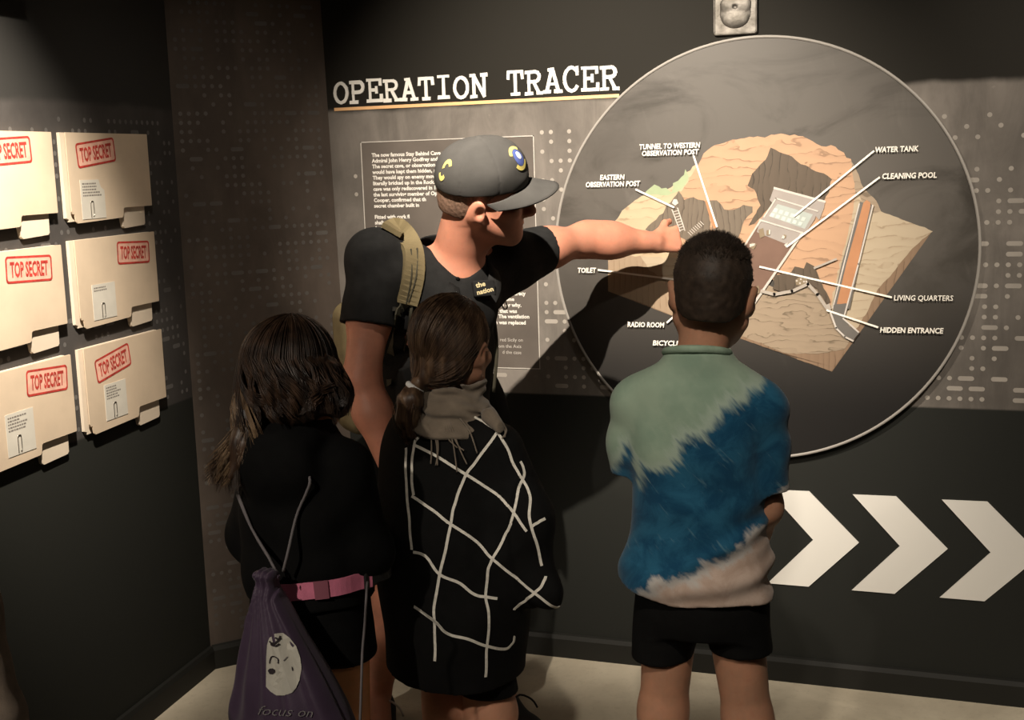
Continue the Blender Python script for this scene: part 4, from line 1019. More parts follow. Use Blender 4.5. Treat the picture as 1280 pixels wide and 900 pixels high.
V.sub(cap(hR-dR_*.035, hR+dR_*.08, .058, .068), .003); V.sub(cap(hL-dL_*.03, hL+dL_*.08, .050, .055), .003)
# open neck: wedge cut at the front of the chest
Fm = np.array([0, 1., 0]); nf = unit(mf*[1, 1, 0]*.25+Fm)
vtip = M.a(577, 356, 2.84)
V.sub(cap(nb+nf*.04+[0, 0, .035], vtip+nf*.03, .062, .012), .01)
V.sub(cap(nb+[0, 0, .0], nb+[0, 0, .10], .064, .075), .01)
V.clip(lambda x, y, z: (.83-z)+0*x+0*y)
polo = V.obj('polo_shirt', M_polo, M.root)
bp = bvh_of(polo)
# collar leaf all round the neck opening, standing open at the front
def collar_pt(a, k):
    q = nb+np.array([math.cos(a)*.088, math.sin(a)*.086-.010, .022-.030*math.sin(a)]); out_ = np.array([math.cos(a)*.62, math.sin(a)*.62, -.75])
    return q+out_*.046*k+np.array([0, 0, .012])
CV, CF_ = [], []; na = 34
for i in range(na):
    a = math.pi/2+.42+(2*math.pi-.84)*i/(na-1); fr = abs(i/(na-1)-.5)*2; dz = -.055*max(0, fr-.55)/.45*1.2
    for k_ in (0, .5, 1.0):
        p_ = collar_pt(a, k_*(1+.35*max(0, fr-.6)))+np.array([0, .045*max(0, fr-.6)/.4, dz]); CV.append(p_)
    for k_ in (1.0, .5, 0): CV.append(CV[-1 if k_ == 1.0 else (-3 if k_ == .5 else -5)]*1+np.array([0, 0, -.004]))
for i in range(na-1):
    for k_ in range(6): CF_.append((6*i+k_, 6*i+(k_+1) % 6, 6*i+6+(k_+1) % 6, 6*i+6+k_))
CF_ += [tuple(range(6))[::-1], tuple(range(6*na-6, 6*na))]
raw('collar', CV, CF_, M_polo, polo, True)
for px_, py_ in ((572, 349), (570, 366)):
    p_, n_ = drop(M, bp, px_, py_, .001, 2.9); V = Vol(p_-.012, p_+.012, .0015); V.add(ell(p_, (.0055, .0055, .0055)), 0); V.obj('button', M_wht if py_ > 360 else M_blk, polo)
M_gold = new_mat('cream_embroidery', (.62, .52, .30), .7)
def embroider(P, bvh, body, px, py, size, ang, mat, par, name, guess, sx=1.0):
    vv, ff = text_mesh(body, 1.0, 0, .03); vv = vv[:, :2]*[sx, 1]; ca, sa = math.cos(ang), math.sin(ang); out_ = []
    for q in vv: out_.append(drop(P, bvh, px+size*(q[0]*ca+q[1]*sa), py-size*(q[1]*ca-q[0]*sa), .0025, guess)[0])
    return raw(name, out_, ff, mat, par)
p0_, n0_ = drop(M, bp, 602, 362, .0, 2.9)
eye_ = M.w([0, 0, EYE]); nb_v = unit(.45*n0_+.55*unit(eye_-p0_)); bc_ = p0_+nb_v*.024; bx_ = unit(np.cross([0, 0, 1], nb_v)); by_ = np.cross(nb_v, bx_)
if bx_@M.dir(rt) < 0: bx_ = -bx_
V = Vol(bc_-.06, bc_+.06, .0025); V.add(rbox(bc_-nb_v*.012, (.029, .021, .012), .004, rotm(bx_, by_, nb_v)), 0); badge = V.obj('chest_patch', M_polo, polo)
for body_, dy_, w_ in (('the', .006, .026), ('nation', -.012, .046)):
    vv, ff = text_mesh(body_, 1.0, .05, .03); k_ = w_/vv[:, 0].max(); ca, sa = math.cos(.16), math.sin(.16)
    raw('chest_lettering', [bc_+bx_*((q[0]*k_-.023)*ca-q[1]*.017*sa)+by_*((q[0]*k_-.023)*sa+q[1]*.017*ca+dy_)+nb_v*.0008 for q in vv], ff, M_gold, badge)
# shorts
V = Vol(np.array([-.45, -.35, .38]), np.array([.45, .40, 1.02]), .005)
V.add(cap(pel+[-.05, 0, .03], pel+[.05, 0, .03], .135, .135), .02)
for hh, kk in ((hipR, kR), (hipL, kL)): limb(V, [hh, lerp(hh, kk, .95)], [.115, .092], .03)
V.disp(folds(.003, 22, 18, .2)); V.clip(lambda x, y, z: (.52-z)+0*x+0*y)
V.obj('shorts', M_blk, M.root)

# backpack
BP = Person('backpack', (-1.485, 3.235, 1.0), rzm); tag(BP.root, "khaki backpack on the man's back with a padded strap over his shoulder", 'backpack')
M_khaki = new_mat('khaki_canvas', (.185, .148, .080), .85, .2, .15, 18, .4, 500); M_khaki2 = new_mat('dark_olive_webbing', (.055, .05, .034), .8, bump=.4); M_met = new_mat('steel_fitting', (.55, .53, .48), .3, .5, metal=1.0)
V = Vol((-.22, -.20, -.16), (.24, .12, .40), .005)
V.add(rbox((.015, -.075, .035), (.180, .075, .190), .05), 0); V.add(rbox((0, -.145, -.03), (.115, .04, .10), .03), .02); V.disp(folds(.003, 20, 16, .9))
V.obj('pack_body', M_khaki, BP.root)
tube('zip', [(math.cos(a)*.145, -.150+.02*abs(math.cos(a)), .05+math.sin(a)*.15) for a in np.linspace(.1, math.pi-.1, 24)], .004, M_khaki2, BP.root, 6)
def strap(pxs, w, t, mat, name, lift=.004):
    P_, N_ = [], []
    for px_, py_, g_ in pxs:
        p_, n_ = drop(M, bp, px_, py_, lift, g_); wp = p_; P_.append(wp); N_.append(n_)
    P_ = spline(P_, 30); N_ = spline(N_, 30); N_ /= np.linalg.norm(N_, axis=1)[:, None]
    # man frame -> backpack frame (same heading)
    off = M.loc-BP.loc; off = np.array([M.c*off[0]+M.s*off[1], -M.s*off[0]+M.c*off[1], off[2]])
    return raw(name, *strip_vf(P_+off, N_, w, t), mat, BP.root, False)
st1 = strap([(487, 292, 3.0), (497, 285, 2.95), (508, 296, 2.9), (514, 318, 2.88), (515, 345, 2.86), (511, 378, 2.85)], .054, .014, M_khaki, 'shoulder_strap')
for dx in (-4, 4): strap([(513+dx, 315, 2.9), (515+dx, 345, 2.86), (511+dx, 376, 2.85)], .003, .0165, M_khaki2, 'strap_stitching')
strap([(509, 376, 2.85), (500, 384, 2.85), (493, 398, 2.84), (490, 440, 2.84), (489, 480, 2.86)], .024, .004, M_khaki2, 'strap_webbing')
strap([(517, 378, 2.85), (514, 400, 2.85), (506, 440, 2.85)], .008, .003, M_khaki2, 'strap_webbing')
strap([(489, 386, 2.85), (494, 387, 2.85), (499, 388, 2.85)], .010, .008, M_met, 'buckle')

# ------------------------------------------------------------------ long hair
def long_hair(P, H, s, base_vol, mat, paths, name='hair'):
    o = base_vol.obj(name, mat, P.root); strands('hair_strands', paths, .00085, mat, o); return o
def brown_hair(name, dark, light, lo, hi):
    m = new_mat(name, dark, .45, .4); g = N(m); p = g.pos(); x, y, z = g.sep(p)
    st = g.noise(g.comb(g.m('MULTIPLY', x, 60), g.m('MULTIPLY', y, 60), g.m('MULTIPLY', z, 5)), 1.0, 4, .6)
    c = g.mix(g.ss(st, .35, .68), dark, light); g.put(g.b.inputs['Base Color'], c); g.bump(st, .5, .003); return m

# ------------------------------------------------------------------ the girl with long loose hair and a drawstring bag
G1 = Person('girl', (-1.262, 2.20, 0), math.radians(-12)); tag(G1.root, 'girl with long loose brown hair in a black hooded top, carrying a purple bag', 'person')
M_skin_g = skin('girl_skin', (.72, .34, .15))
c = G1.a(371, 468, 2.20); gu = unit([.02, .10, 1]); gr = unit(np.cross([.12, 1, 0], gu)); gf = np.cross(gu, gr)
V = Vol((-.26, -.20, .03), (.26, .22, 1.36), .0045)
head(V, c, gr, gf, gu, .93)
V.add(cap(c-gu*.05-gf*.02, (0, -.01, 1.07), .042, .046), .03); V.add(cap((0, 0, 1.0), (0, 0, .66), .075, .085), .04)
V.add(cap((-.04, 0, 1.05), (-.105, 0, 1.01), .036, .036), .02); V.add(cap((.04, 0, 1.05), (.105, 0, 1.01), .036, .036), .02)
eLg, wLg = np.array([-.150, .0, .83]), np.array([-.125, .10, .70]); eRg, wRg = np.array([.122, .03, .83]), np.array([.040, .175, .80])
limb(V, [(-.108, 0, 1.0), eLg, wLg], [.035, .030, .022]); limb(V, [(.108, 0, 1.0), eRg, wRg], [.035, .030, .022])
hand(V, wLg, (.1, .5, -.85), (-.9, .2, 0), -1, .13); hand(V, wRg, (-.2, .7, -.6), (.9, .2, .1), 1, .13)
kL1, kR1 = np.array([-.068, .0, .36]), np.array([.070, .005, .36]); aL1, aR1 = np.array([-.070, -.02, .08]), np.array([.066, -.02, .08])
limb(V, [(-.060, -.005, .64), kL1, [-.07, -.02, .26], aL1], [.070, .046, .046, .028]); limb(V, [(.062, -.005, .64), kR1, [.072, -.02, .26], aR1], [.070, .046, .046, .028])
for a_ in (aL1, aR1): V.add(cap(a_, a_+[0, .10, -.04], .028, .02), .02)
V.obj('body', M_skin_g, G1.root)
shoe(G1, aL1, (0, 1), .19, M_blk_shoe, M_sole); shoe(G1, aR1, (.1, 1), .19, M_blk_shoe, M_sole)
# hooded top: body, sleeves and the hood lying on the back
V = Vol((-.28, -.23, .66), (.28, .24, 1.16), .0045)
V.add(loft([(.735, .005, -.005, .136, .114), (.78, .0, -.005, .140, .117), (.85, 0, -.005, .140, .114), (.95, 0, -.006, .144, .108), (1.02, 0, -.006, .130, .095), (1.06, 0, -.008, .085, .075), (1.10, 0, -.010, .062, .062)], 2.2), 0)
limb(V, [(-.105, 0, 1.015), eLg+[-.005, 0, 0], wLg], [.052, .050, .040], .03); limb(V, [(.105, 0, 1.015), eRg+[.005, 0, 0], wRg], [.052, .050, .040], .03)
V.add(ell((.005, -.095, 1.025), (.098, .050, .075)), .03); V.add(ell((0, -.06, 1.075), (.085, .06, .035)), .03)
V.disp(folds(.0038, 26, 22, 2.2, 1.3))
hoodie = V.obj('hooded_top', M_blk, G1.root); bh = bvh_of(hoodie)
V = Vol((-.22, -.17, .56), (.22, .18, .74), .0045)
V.add(loft([(.62, 0, -.004, .140, .108), (.70, 0, -.004, .138, .108), (.735, 0, -.004, .135, .105)]), 0)
limb(V, [(-.062, -.004, .66), (-.070, 0, .56)], [.074, .068], .02); limb(V, [(.064, -.004, .66), (.074, 0, .56)], [.074, .072], .02)
V.clip(lambda x, y, z: (.592+.02*np.sin(x*14)-z)+0*y); V.disp(folds(.002, 24, 18, .9)); V.obj('shorts', M_blk2, G1.root)
# pink belt with a black clasp
M_pinkw = new_mat('pink_webbing', (.74, .22, .34), .75, .2, .1, 40, .4, 500); M_clasp = new_mat('black_plastic_clasp', (.02, .02, .02), .4, .4)
def belt(a0, a1, mat, name, w=.034, dz=0, lift=.004):
    P_, N_ = [], []
    for a in np.linspace(a0, a1, 24):
        d = np.array([math.cos(a), math.sin(a), 0]); z_ = .774+.012*math.cos(a)
        h = bh.ray_cast(Vector(d*.5+np.array([0, -.005, z_])), Vector(-d), 1.0); q = np.array(h[0]) if h[0] is not None else d*.15+np.array([0, 0, z_])
        r_ = max(np.hypot(q[0], q[1]), .128); P_.append(np.array([d[0]*r_, d[1]*r_, z_])+d*lift); N_.append(d)
    return raw(name, *strip_vf(P_, N_, w, .003), mat, G1.root)
bl = belt(math.radians(-100), math.radians(1), M_pinkw, 'belt')
b2 = belt(math.radians(1), math.radians(100), M_clasp, 'belt_tail', .020)
a = math.radians(4); d = np.array([math.cos(a), math.sin(a), 0]); P_ = np.array([d[0]*.149, d[1]*.135, .786]); t_ = np.array([-d[1], d[0], 0])
V = Vol(P_-.04, P_+.04, .002); V.add(rbox(P_-t_*.004, (.008, .020, .021), .003, rotm(d, t_, [0, 0, 1])), 0); V.obj('clasp', M_clasp, bl)
a = math.radians(-64); d = np.array([math.cos(a), math.sin(a), 0])
belt(math.radians(-46), math.radians(-35), new_mat('faded_pink_slider', (.30, .10, .14), .6), 'strap_slider', .037, 0, .007)
# hair
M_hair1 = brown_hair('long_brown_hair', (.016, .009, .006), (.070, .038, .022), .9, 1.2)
R1 = rotm(gr, gf, gu); hp = lambda x, y, z: c+(x*gr+y*gf+z*gu)*.93
V = Vol((-.30, -.26, .82), (.26, .20, 1.36), .0045)
V.add(ell(hp(0, -.020, .028), np.array([.084, .102, .089])*.93, R1), 0); V.add(ell(hp(0, -.035, -.03), np.array([.076, .076, .088])*.93, R1), .03)
V.sub(ell(hp(0, .10, -.05), np.array([.062, .07, .11])*.93, R1), .02)
LK = [G1.a(324, 470, 2.18), G1.a(316, 520, 2.13), G1.a(308, 556, 2.10), G1.a(288, 596, 2.07)]
limb(V, LK, [.032, .032, .026, .008], .03)
RK = [G1.a(410, 470, 2.18), G1.a(418, 500, 2.15), G1.a(424, 512, 2.14)]
limb(V, RK, [.032, .024, .010], .04)
MK = [G1.a(370, 480, 2.14), G1.a(372, 512, 2.12)]
limb(V, MK, [.045, .026], .06)
V.disp(lambda x, y, z: (.0012)*np.sin(np.arctan2(x-c[0], y-c[1])*26+np.sin(z*30)*1.6)+.0008*np.sin(np.arctan2(x-c[0], y-c[1])*55+z*20))
g2 = np.random.default_rng(11); paths = []; lit = []
cen = hp(0, -.020, .028)
def fall(th, r0_, tip, wob, ph_=0.0, K=18):
    """a strand: from the parting over the skull, then down to its tip"""
    out_ = []
    for i in range(K):
        t = i/(K-1)
        if t < .45:
            ph = .12+1.42*t/.45; q = np.array([.091*math.sin(th)*math.sin(ph), .109*math.cos(th)*math.sin(ph), .096*math.cos(ph)])*r0_*.93
            out_.append(cen+q[0]*gr+q[1]*gf+q[2]*gu)
        else:
            k = (t-.45)/.55; e = out_[int(.45*(K-1))] if i == int(.45*(K-1))+1 else e0
            e0 = e; p_ = lerp(e, tip, k)+(e-cen)*.25*math.sin(math.pi*k)*(.5); out_.append(p_+wob*math.sin(k*8+ph_)*k)
    return out_
tipsL = [(278, 604, 2.06), (290, 598, 2.06), (300, 580, 2.07), (318, 560, 2.07), (335, 525, 2.07)]
NC = 64; cl = [(g2.normal(0, 1, 3), g2.uniform(0, 6.28), g2.normal(0, .010, 3)) for _ in range(NC)]
for n_ in range(3600):
    th = g2.uniform(math.radians(55), math.radians(332))          # right side .. back .. left side, measured from the front
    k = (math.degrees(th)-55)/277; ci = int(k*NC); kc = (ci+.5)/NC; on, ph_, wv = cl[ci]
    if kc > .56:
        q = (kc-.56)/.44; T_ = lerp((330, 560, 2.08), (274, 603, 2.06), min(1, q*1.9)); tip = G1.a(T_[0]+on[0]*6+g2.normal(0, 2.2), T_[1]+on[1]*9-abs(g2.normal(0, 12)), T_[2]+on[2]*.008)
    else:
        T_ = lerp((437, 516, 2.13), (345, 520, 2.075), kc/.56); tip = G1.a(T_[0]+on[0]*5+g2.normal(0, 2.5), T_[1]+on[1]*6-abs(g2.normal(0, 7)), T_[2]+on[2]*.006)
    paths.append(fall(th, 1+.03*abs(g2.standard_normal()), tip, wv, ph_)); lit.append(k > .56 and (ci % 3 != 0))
paths = np.array(paths); lit = np.array(lit)
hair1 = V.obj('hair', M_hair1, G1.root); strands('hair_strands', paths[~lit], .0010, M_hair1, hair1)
strands('lit_hair_strands', paths[lit], .0010, brown_hair('lit_hair', (.085, .050, .026), (.26, .17, .095), .9, 1.2), hair1)  # left locks in paler colour, painting the light that falls on them

# purple drawstring bag
top_ = at(347, 716, 2.045); bag0 = np.array([top_[0]+.02, 2.010, top_[2]-.44])
D = Person('drawstring_bag', tuple(bag0), math.radians(-12)); tag(D.root, "purple drawstring bag hanging on the long-haired girl's back, printed face in white", 'bag')
tp = D.w(top_); h0 = tp[2]
M_purple = new_mat('purple_nylon', (.050, .029, .058), .55, .35, .18, 14, .2, 500, sheen=.2)
V = Vol((-.20, -.12, -.02), (.20, .12, h0+.05), .0035)
V.add(loft([(.0, .026, 0, .125, .045), (.02, .026, 0, .150, .062), (.09, .024, 0, .152, .070), (.18, .014, 0, .134, .064), (.27, .0, 0, .098, .052), (.34, tp[0]*.6, 0, .066, .040), (.40, tp[0]*.9, .0, .034, .028), (h0-.012, tp[0], .0, .022, .020), (h0+.006, tp[0], .0, .026, .022), (h0+.016, tp[0], 0, .014, .012)], 2.3), 0)
def pleats(x, y, z):
    k = np.clip((z-.04)/.30, 0, 1); xc = tp[0]*np.clip((z-.2)/.2, 0, 1); w = .14*np.clip(1-(z-.1)/.36, .16, 1)
    return -(.0018+.0050*k*np.clip(1.25-k, 0, 1)*1.2)*np.sin((x-xc)/w*11+np.sin(z*14)*.8+np.where(y > 0, 1.0, 0.))
V.disp(pleats); V.disp(folds(.0020, 34, 14, .7, 1.4))
bag = V.obj('bag_body', M_purple, D.root); bb = bvh_of(bag)
M_cordg = new_mat('grey_cord', (.16, .145, .15), .8)
def bag_decal(pxs, mat, name, lift=.0018):
    v2, f2 = grid_shape(pxs) if len(pxs) > 5 else (pxs, [tuple(range(len(pxs)))])
    return raw(name, [drop(D, bb, q[0], q[1], lift, 1.97)[0] for q in v2], f2, mat, bag, False)
def bag_line(pxs, w, mat, name, lift=.003, n=14):
    Q = spline(pxs, n); pr = [drop(D, bb, q[0], q[1], lift, 1.97) for q in Q]
    return raw(name, *strip_vf([p[0] for p in pr], [p[1] for p in pr], w, .0004), mat, bag)
M_print = new_mat('white_bag_print', (.50, .48, .42), .7, .2, .1, 30); M_print_d = new_mat('dark_bag_print', (.025, .018, .022), .7); M_print_g = new_mat('grey_bag_print', (.22, .21, .205), .7)
bag_decal([(334, 806), (337, 798), (344, 792), (354, 791), (362, 797), (370, 808), (375, 822), (377, 836), (375, 850), (370, 860), (365, 866), (356, 869), (346, 869), (338, 864), (333, 858), (333, 840), (333, 822)], M_print, 'white_face_print')
bag_line([(337, 829), (339, 822), (344, 820), (348, 823), (349, 829)], .0022, M_print_d, 'printed_eye'); bag_line([(354, 826), (357, 823), (359, 821)], .0018, M_print_g, 'printed_eye')
bag_decal([(335.0, 838), (337, 835.5), (341, 835), (345, 837), (345, 840), (341, 842.5), (337, 842)], M_print_d, 'printed_cheek', .003); bag_decal([(364.5, 833), (366, 834.5), (367, 838), (365.5, 839), (364.5, 836)], M_print_d, 'printed_cheek', .003)
for q in ([(338, 801), (343, 804), (348, 800), (350, 795)], [(340, 805), (345, 807), (349, 805)], [(344, 797), (347, 799), (351, 798)]): bag_line(q, .0034, M_print_d, 'printed_bow')
def script_text(body, px, py, size, ang, sx, mat):
    vv, ff = text_mesh(body, 1.0, .35, -.012); ca, sa = math.cos(ang), math.sin(ang); out_ = []
    for q in vv: out_.append(drop(D, bb, px+size*(q[0]*sx*ca+q[1]*sa), py-size*(q[1]*ca-q[0]*sa), .0025, 1.97)[0])
    return raw('bag_lettering', out_, ff, mat, bag)
script_text('focus on', 322, 893, 17, .06, 1.18, M_print_g)
# cords over the shoulders
def cord(pts, name, r=.0030):
    Q = spline(pts, 26); W_ = [D.w(q) for q in Q]; return tube(name, W_, r, M_cordg, D.root, 6)
def hood_px(px, py, lift=.006): p_, _ = drop(G1, bh, px, py, lift, 2.2); q = np.array([G1.c*p_[0]-G1.s*p_[1], G1.s*p_[0]+G1.c*p_[1], p_[2]]); return q+G1.loc
neckL, neckR = hood_px(303, 598, -.012), hood_px(389, 590, -.012)
cord([neckL, hood_px(301, 614), hood_px(304, 628), hood_px(318, 660), at(335, 695, 2.045), at(344, 714, 2.045)], 'cord'); cord([hood_px(302, 618), hood_px(312, 645), hood_px(324, 672), at(340, 704, 2.04), at(346, 716, 2.04)], 'cord', .0024)
cord([neckR, hood_px(386, 601), hood_px(382, 615), hood_px(372, 645), at(360, 690, 2.045), at(354, 714, 2.045)], 'cord')
cord([hood_px(457, 722, .012), at(458, 745, 2.06), at(456, 780, 2.07), at(453, 815, 2.06), at(452, 845, 2.04), at(450, 905, 2.02)], 'cord', .0026)

# ------------------------------------------------------------------ the girl in the checked poncho
G2 = Person('girl', (-1.075, 2.50, 0), math.radians(-28)); tag(G2.root, 'girl with a low ponytail in a black poncho with white lines and a taupe scarf', 'person')
M_skin_g2 = skin('girl_skin_dim', (.42, .22, .14))
c = G2.a(565, 434, 2.50); gu = unit([.0, .12, 1]); gr = unit(np.cross([-.40, 1, 0], gu)); gf = np.cross(gu, gr)
V = Vol((-.26, -.20, .03), (.26, .22, 1.36), .0045)
head(V, c, gr, gf, gu, .93)
V.add(cap(c-gu*.05-gf*.02, (0, -.01, 1.08), .042, .046), .03); V.add(cap((0, 0, 1.02), (0, 0, .66), .078, .088), .04)
V.add(cap((-.04, 0, 1.04), (-.10, 0, .995), .032, .034), .02); V.add(cap((.04, 0, 1.04), (.10, 0, .995), .032, .034), .02)
e1, w1 = np.array([-.150, .02, .85]), np.array([-.10, .13, .76]); e2, w2 = np.array([.150, .02, .85]), np.array([.10, .13, .80])
limb(V, [(-.10, 0, .99), e1, w1], [.034, .031, .022]); limb(V, [(.10, 0, .99), e2, w2], [.034, .031, .022])
hand(V, w1, (.4, .7, -.5), (-.5, .6, .3), -1, .13); hand(V, w2, (-.4, .7, -.4), (.5, .6, .3), 1, .13)
kL2, kR2 = G2.a(557, 858, 2.49), G2.a(614, 862, 2.47); kL2[2] = kR2[2] = .385
aL2, aR2 = np.array([kL2[0]-.002, kL2[1]-.02, .085]), np.array([kR2[0], kR2[1]-.02, .085])
limb(V, [(-.060, -.005, .66), kL2, kL2*[1, 1, 0]+[0, -.018, .27], aL2], [.072, .049, .048, .028]); limb(V, [(.062, -.005, .66), kR2, kR2*[1, 1, 0]+[0, -.018, .27], aR2], [.072, .052, .048, .028])
for a_ in (aL2, aR2): V.add(cap(a_, a_+[0, .10, -.04], .028, .02), .02)
V.obj('body', M_skin_g2, G2.root)
shoe(G2, aL2, (0, 1), .20, M_blk_shoe, M_sole); shoe(G2, aR2, (0, 1), .20, M_blk_shoe, M_sole)
V = Vol((-.24, -.19, .36), (.26, .20, .80), .005)
V.add(loft([(.60, 0, -.004, .125, .104), (.70, 0, -.004, .128, .106), (.79, 0, -.004, .135, .105)]), 0)
limb(V, [(-.060, -.004, .66), kL2+[0, 0, .02]], [.074, .061], .02); limb(V, [(.060, -.004, .66), kR2+[0, 0, .02]], [.074, .063], .02)
zl, zr = G2.a(555, 851, 2.45)[2], G2.a(614, 868, 2.45)[2]
xm = (kL2[0]+kR2[0])/2
V.clip(lambda x, y, z: np.where(x < xm, zl, zr)-z+0*y); V.disp(folds(.002, 24, 18, 2.9)); V.obj('shorts', M_blk2, G2.root)
# poncho: a square blanket over the shoulders, one corner hanging to the right
V = Vol((-.30, -.26, .43), (.34, .26, 1.16), .0045)
V.add(loft([(.44, .024, -.016, .150, .148), (.54, .024, -.016, .160, .152), (.63, .020, -.014, .166, .158), (.74, .010, -.010, .168, .160), (.86, .005, -.008, .166, .150), (.96, .0, -.006, .156, .132), (1.03, 0, -.004, .136, .110), (1.08, 0, -.004, .092, .084), (1.11, 0, -.004, .065, .065)], 2.15), 0)
wing = [G2.a(632, 560, 2.46), G2.a(660, 650, 2.45), G2.a(684, 735, 2.45)]
limb(V, wing, [.035, .040, .022], .08); V.add(cap(G2.a(640, 690, 2.44), G2.a(686, 742, 2.45), .05, .020), .06)
V.add(cap(wing[2], G2.a(694, 752, 2.46), .022, .010), .03)
V.disp(folds(.0060, 15, 9, 1.0, 1.2)); V.disp(folds(.0020, 34, 20, .2, 1.0))
q1, q2, q3 = G2.a(505, 838, 2.40), G2.a(640, 815, 2.40), G2.a(705, 842, 2.45); q4 = G2.a(628, 862, 2.40)
s1 = (q4[2]-q1[2])/(q4[0]-q1[0]); s2 = (q3[2]-q4[2])/(q3[0]-q4[0])
V.clip(lambda x, y, z: np.where(x < q4[0], q1[2]+s1*(x-q1[0]), q4[2]+s2*(x-q4[0]))-z+0*y)
poncho = V.obj('poncho', M_blk, G2.root); bpo = bvh_of(poncho)
M_stripe = new_mat('off_white_yarn', (.66, .63, .56), .85, .1, .15, 120, .4, 800)
SL = [[(517, 556), (542, 568), (582, 593), (621, 618), (643, 642), (658, 664)],
      [(515, 620), (540, 637), (563, 655), (593, 675), (615, 698), (640, 718), (667, 740), (690, 757), (699, 758)],
      [(517, 690), (532, 695), (550, 718), (573, 728), (593, 743), (607, 746), (621, 748)],
      [(518, 758), (542, 775), (560, 792), (583, 798), (607, 807), (630, 811), (640, 804), (643, 795)],
      [(627, 529), (621, 541), (597, 574), (582, 594), (572, 619), (566, 640), (560, 673), (550, 717), (543, 760), (544, 790), (544, 826)],
      [(650, 577), (655, 591), (648, 612), (643, 640), (630, 673), (615, 700), (610, 713), (607, 746), (611, 773), (608, 813), (607, 846)],
      [(620, 539), (632, 557), (643, 583), (653, 600), (662, 619), (662, 650), (670, 677), (677, 707)],
      [(663, 659), (672, 653), (681, 648)], [(682, 720), (677, 732), (667, 742), (657, 750), (647, 757), (642, 762)],
      [(586, 518), (604, 528), (621, 539)], [(536, 533), (524, 546), (518, 557), (515, 591), (517, 619)], [(508, 560), (508, 600), (512, 650), (515, 687)]]
for L_ in SL:
    Q = spline(L_, 8*len(L_)); pr = [drop(G2, bpo, q[0]+.3*math.sin(i*.7), q[1], .0012, 2.4) for i, q in enumerate(Q)]
    Pp, Np = [pr[0][0]], [pr[0][1]]
    for p_, n_ in pr[1:]:
        if np.linalg.norm(p_-Pp[-1]) < .06: Pp.append(p_); Np.append(n_)
    raw('white_stripe', *strip_vf(Pp, Np, .0060, .0008), M_stripe, poncho)
# scarf: wrapped rolls with a fringe
M_scarf = new_mat('taupe_wool', (.155, .125, .095), .9, .1, .2, 30, .6, 400, sheen=.2)
V = Vol((-.16, -.18, .98), (.18, .16, 1.20), .0035)
sc_c = G2.a(572, 505, 2.5); zc = sc_c[2]
V.add(loft([(zc-.052, sc_c[0]+.004, -.012, .100, .100), (zc-.030, sc_c[0]+.004, -.012, .098, .096), (zc+.010, sc_c[0], -.008, .082, .082), (zc+.048, sc_c[0]-.004, .0, .068, .074)], 2.1), 0)
def wraps(x, y, z):
    th = np.arctan2(x-sc_c[0], y); zz = z-zc+.016*np.sin(th+.6)
    return -.0058*np.sin(zz*120+.8*np.sin(th*3))-.0026*np.sin(zz*290+1.5*np.sin(th*5)+x*20)
V.disp(wraps); V.sub(cap((sc_c[0], 0, zc), (sc_c[0], .01, zc+.12), .050, .066), .006)
V.add(cap(G2.a(625, 535, 2.42), G2.a(612, 520, 2.44), .012, .018), .015)
scarf = V.obj('scarf', M_scarf, G2.root)
for a_, b_, c_ in [((538, 528), (541, 555), (540, 580)), ((546, 531), (549, 560), (546, 582)), ((541, 530), (547, 556), (548, 582)), ((557, 532), (566, 552), (571, 590)), ((563, 530), (574, 560), (583, 580)), ((560, 531), (572, 556), (580, 563)), ((574, 524), (588, 542), (597, 566)), ((556, 533), (560, 548), (572, 560)), ((622, 530), (630, 540), (630, 548)), ((628, 532), (632, 541), (627, 549))]:
    pr = [drop(G2, bpo, q[0], q[1], .006, 2.4)[0] for q in spline([a_, b_, c_], 12)]
    tube('fringe', pr, .0016, M_scarf, scarf, 6)
# hair with ponytail
M_hair2 = brown_hair('chestnut_hair', (.040, .021, .012), (.135, .080, .045), .9, 1.3)
R2 = rotm(gr, gf, gu); hp = lambda x, y, z: c+(x*gr+y*gf+z*gu)*.93
V = Vol(c-[.2, .22, .26], c+[.2, .18, .17], .004)
V.add(ell(hp(0, -.020, .030), np.array([.083, .102, .090])*.93, R2), 0); V.add(ell(hp(0, -.045, -.030), np.array([.066, .062, .064])*.93, R2), .03)
V.sub(ell(hp(0, .110, -.050), np.array([.082, .068, .100])*.93, R2), .015)
tie = G2.a(519, 484, 2.40)
V.add(cap(hp(0, -.085, -.045), tie, .022, .011), .02)
TL = [tie, G2.a(513, 500, 2.385), G2.a(509, 522, 2.385), G2.a(512, 543, 2.39)]
limb(V, TL, [.013, .025, .024, .005], .015)
V.disp(lambda x, y, z: .0014*np.sin((x*gr[0]+y*gr[1])*260+z*60+2*np.sin(z*50)))
hair2 = V.obj('hair', M_hair2, G2.root)
cen = hp(0, -.020, .030); paths = []; g2 = np.random.default_rng(5)
dt = unit(tie-cen); dt_l = np.array([dt@gr, dt@gf, dt@gu])
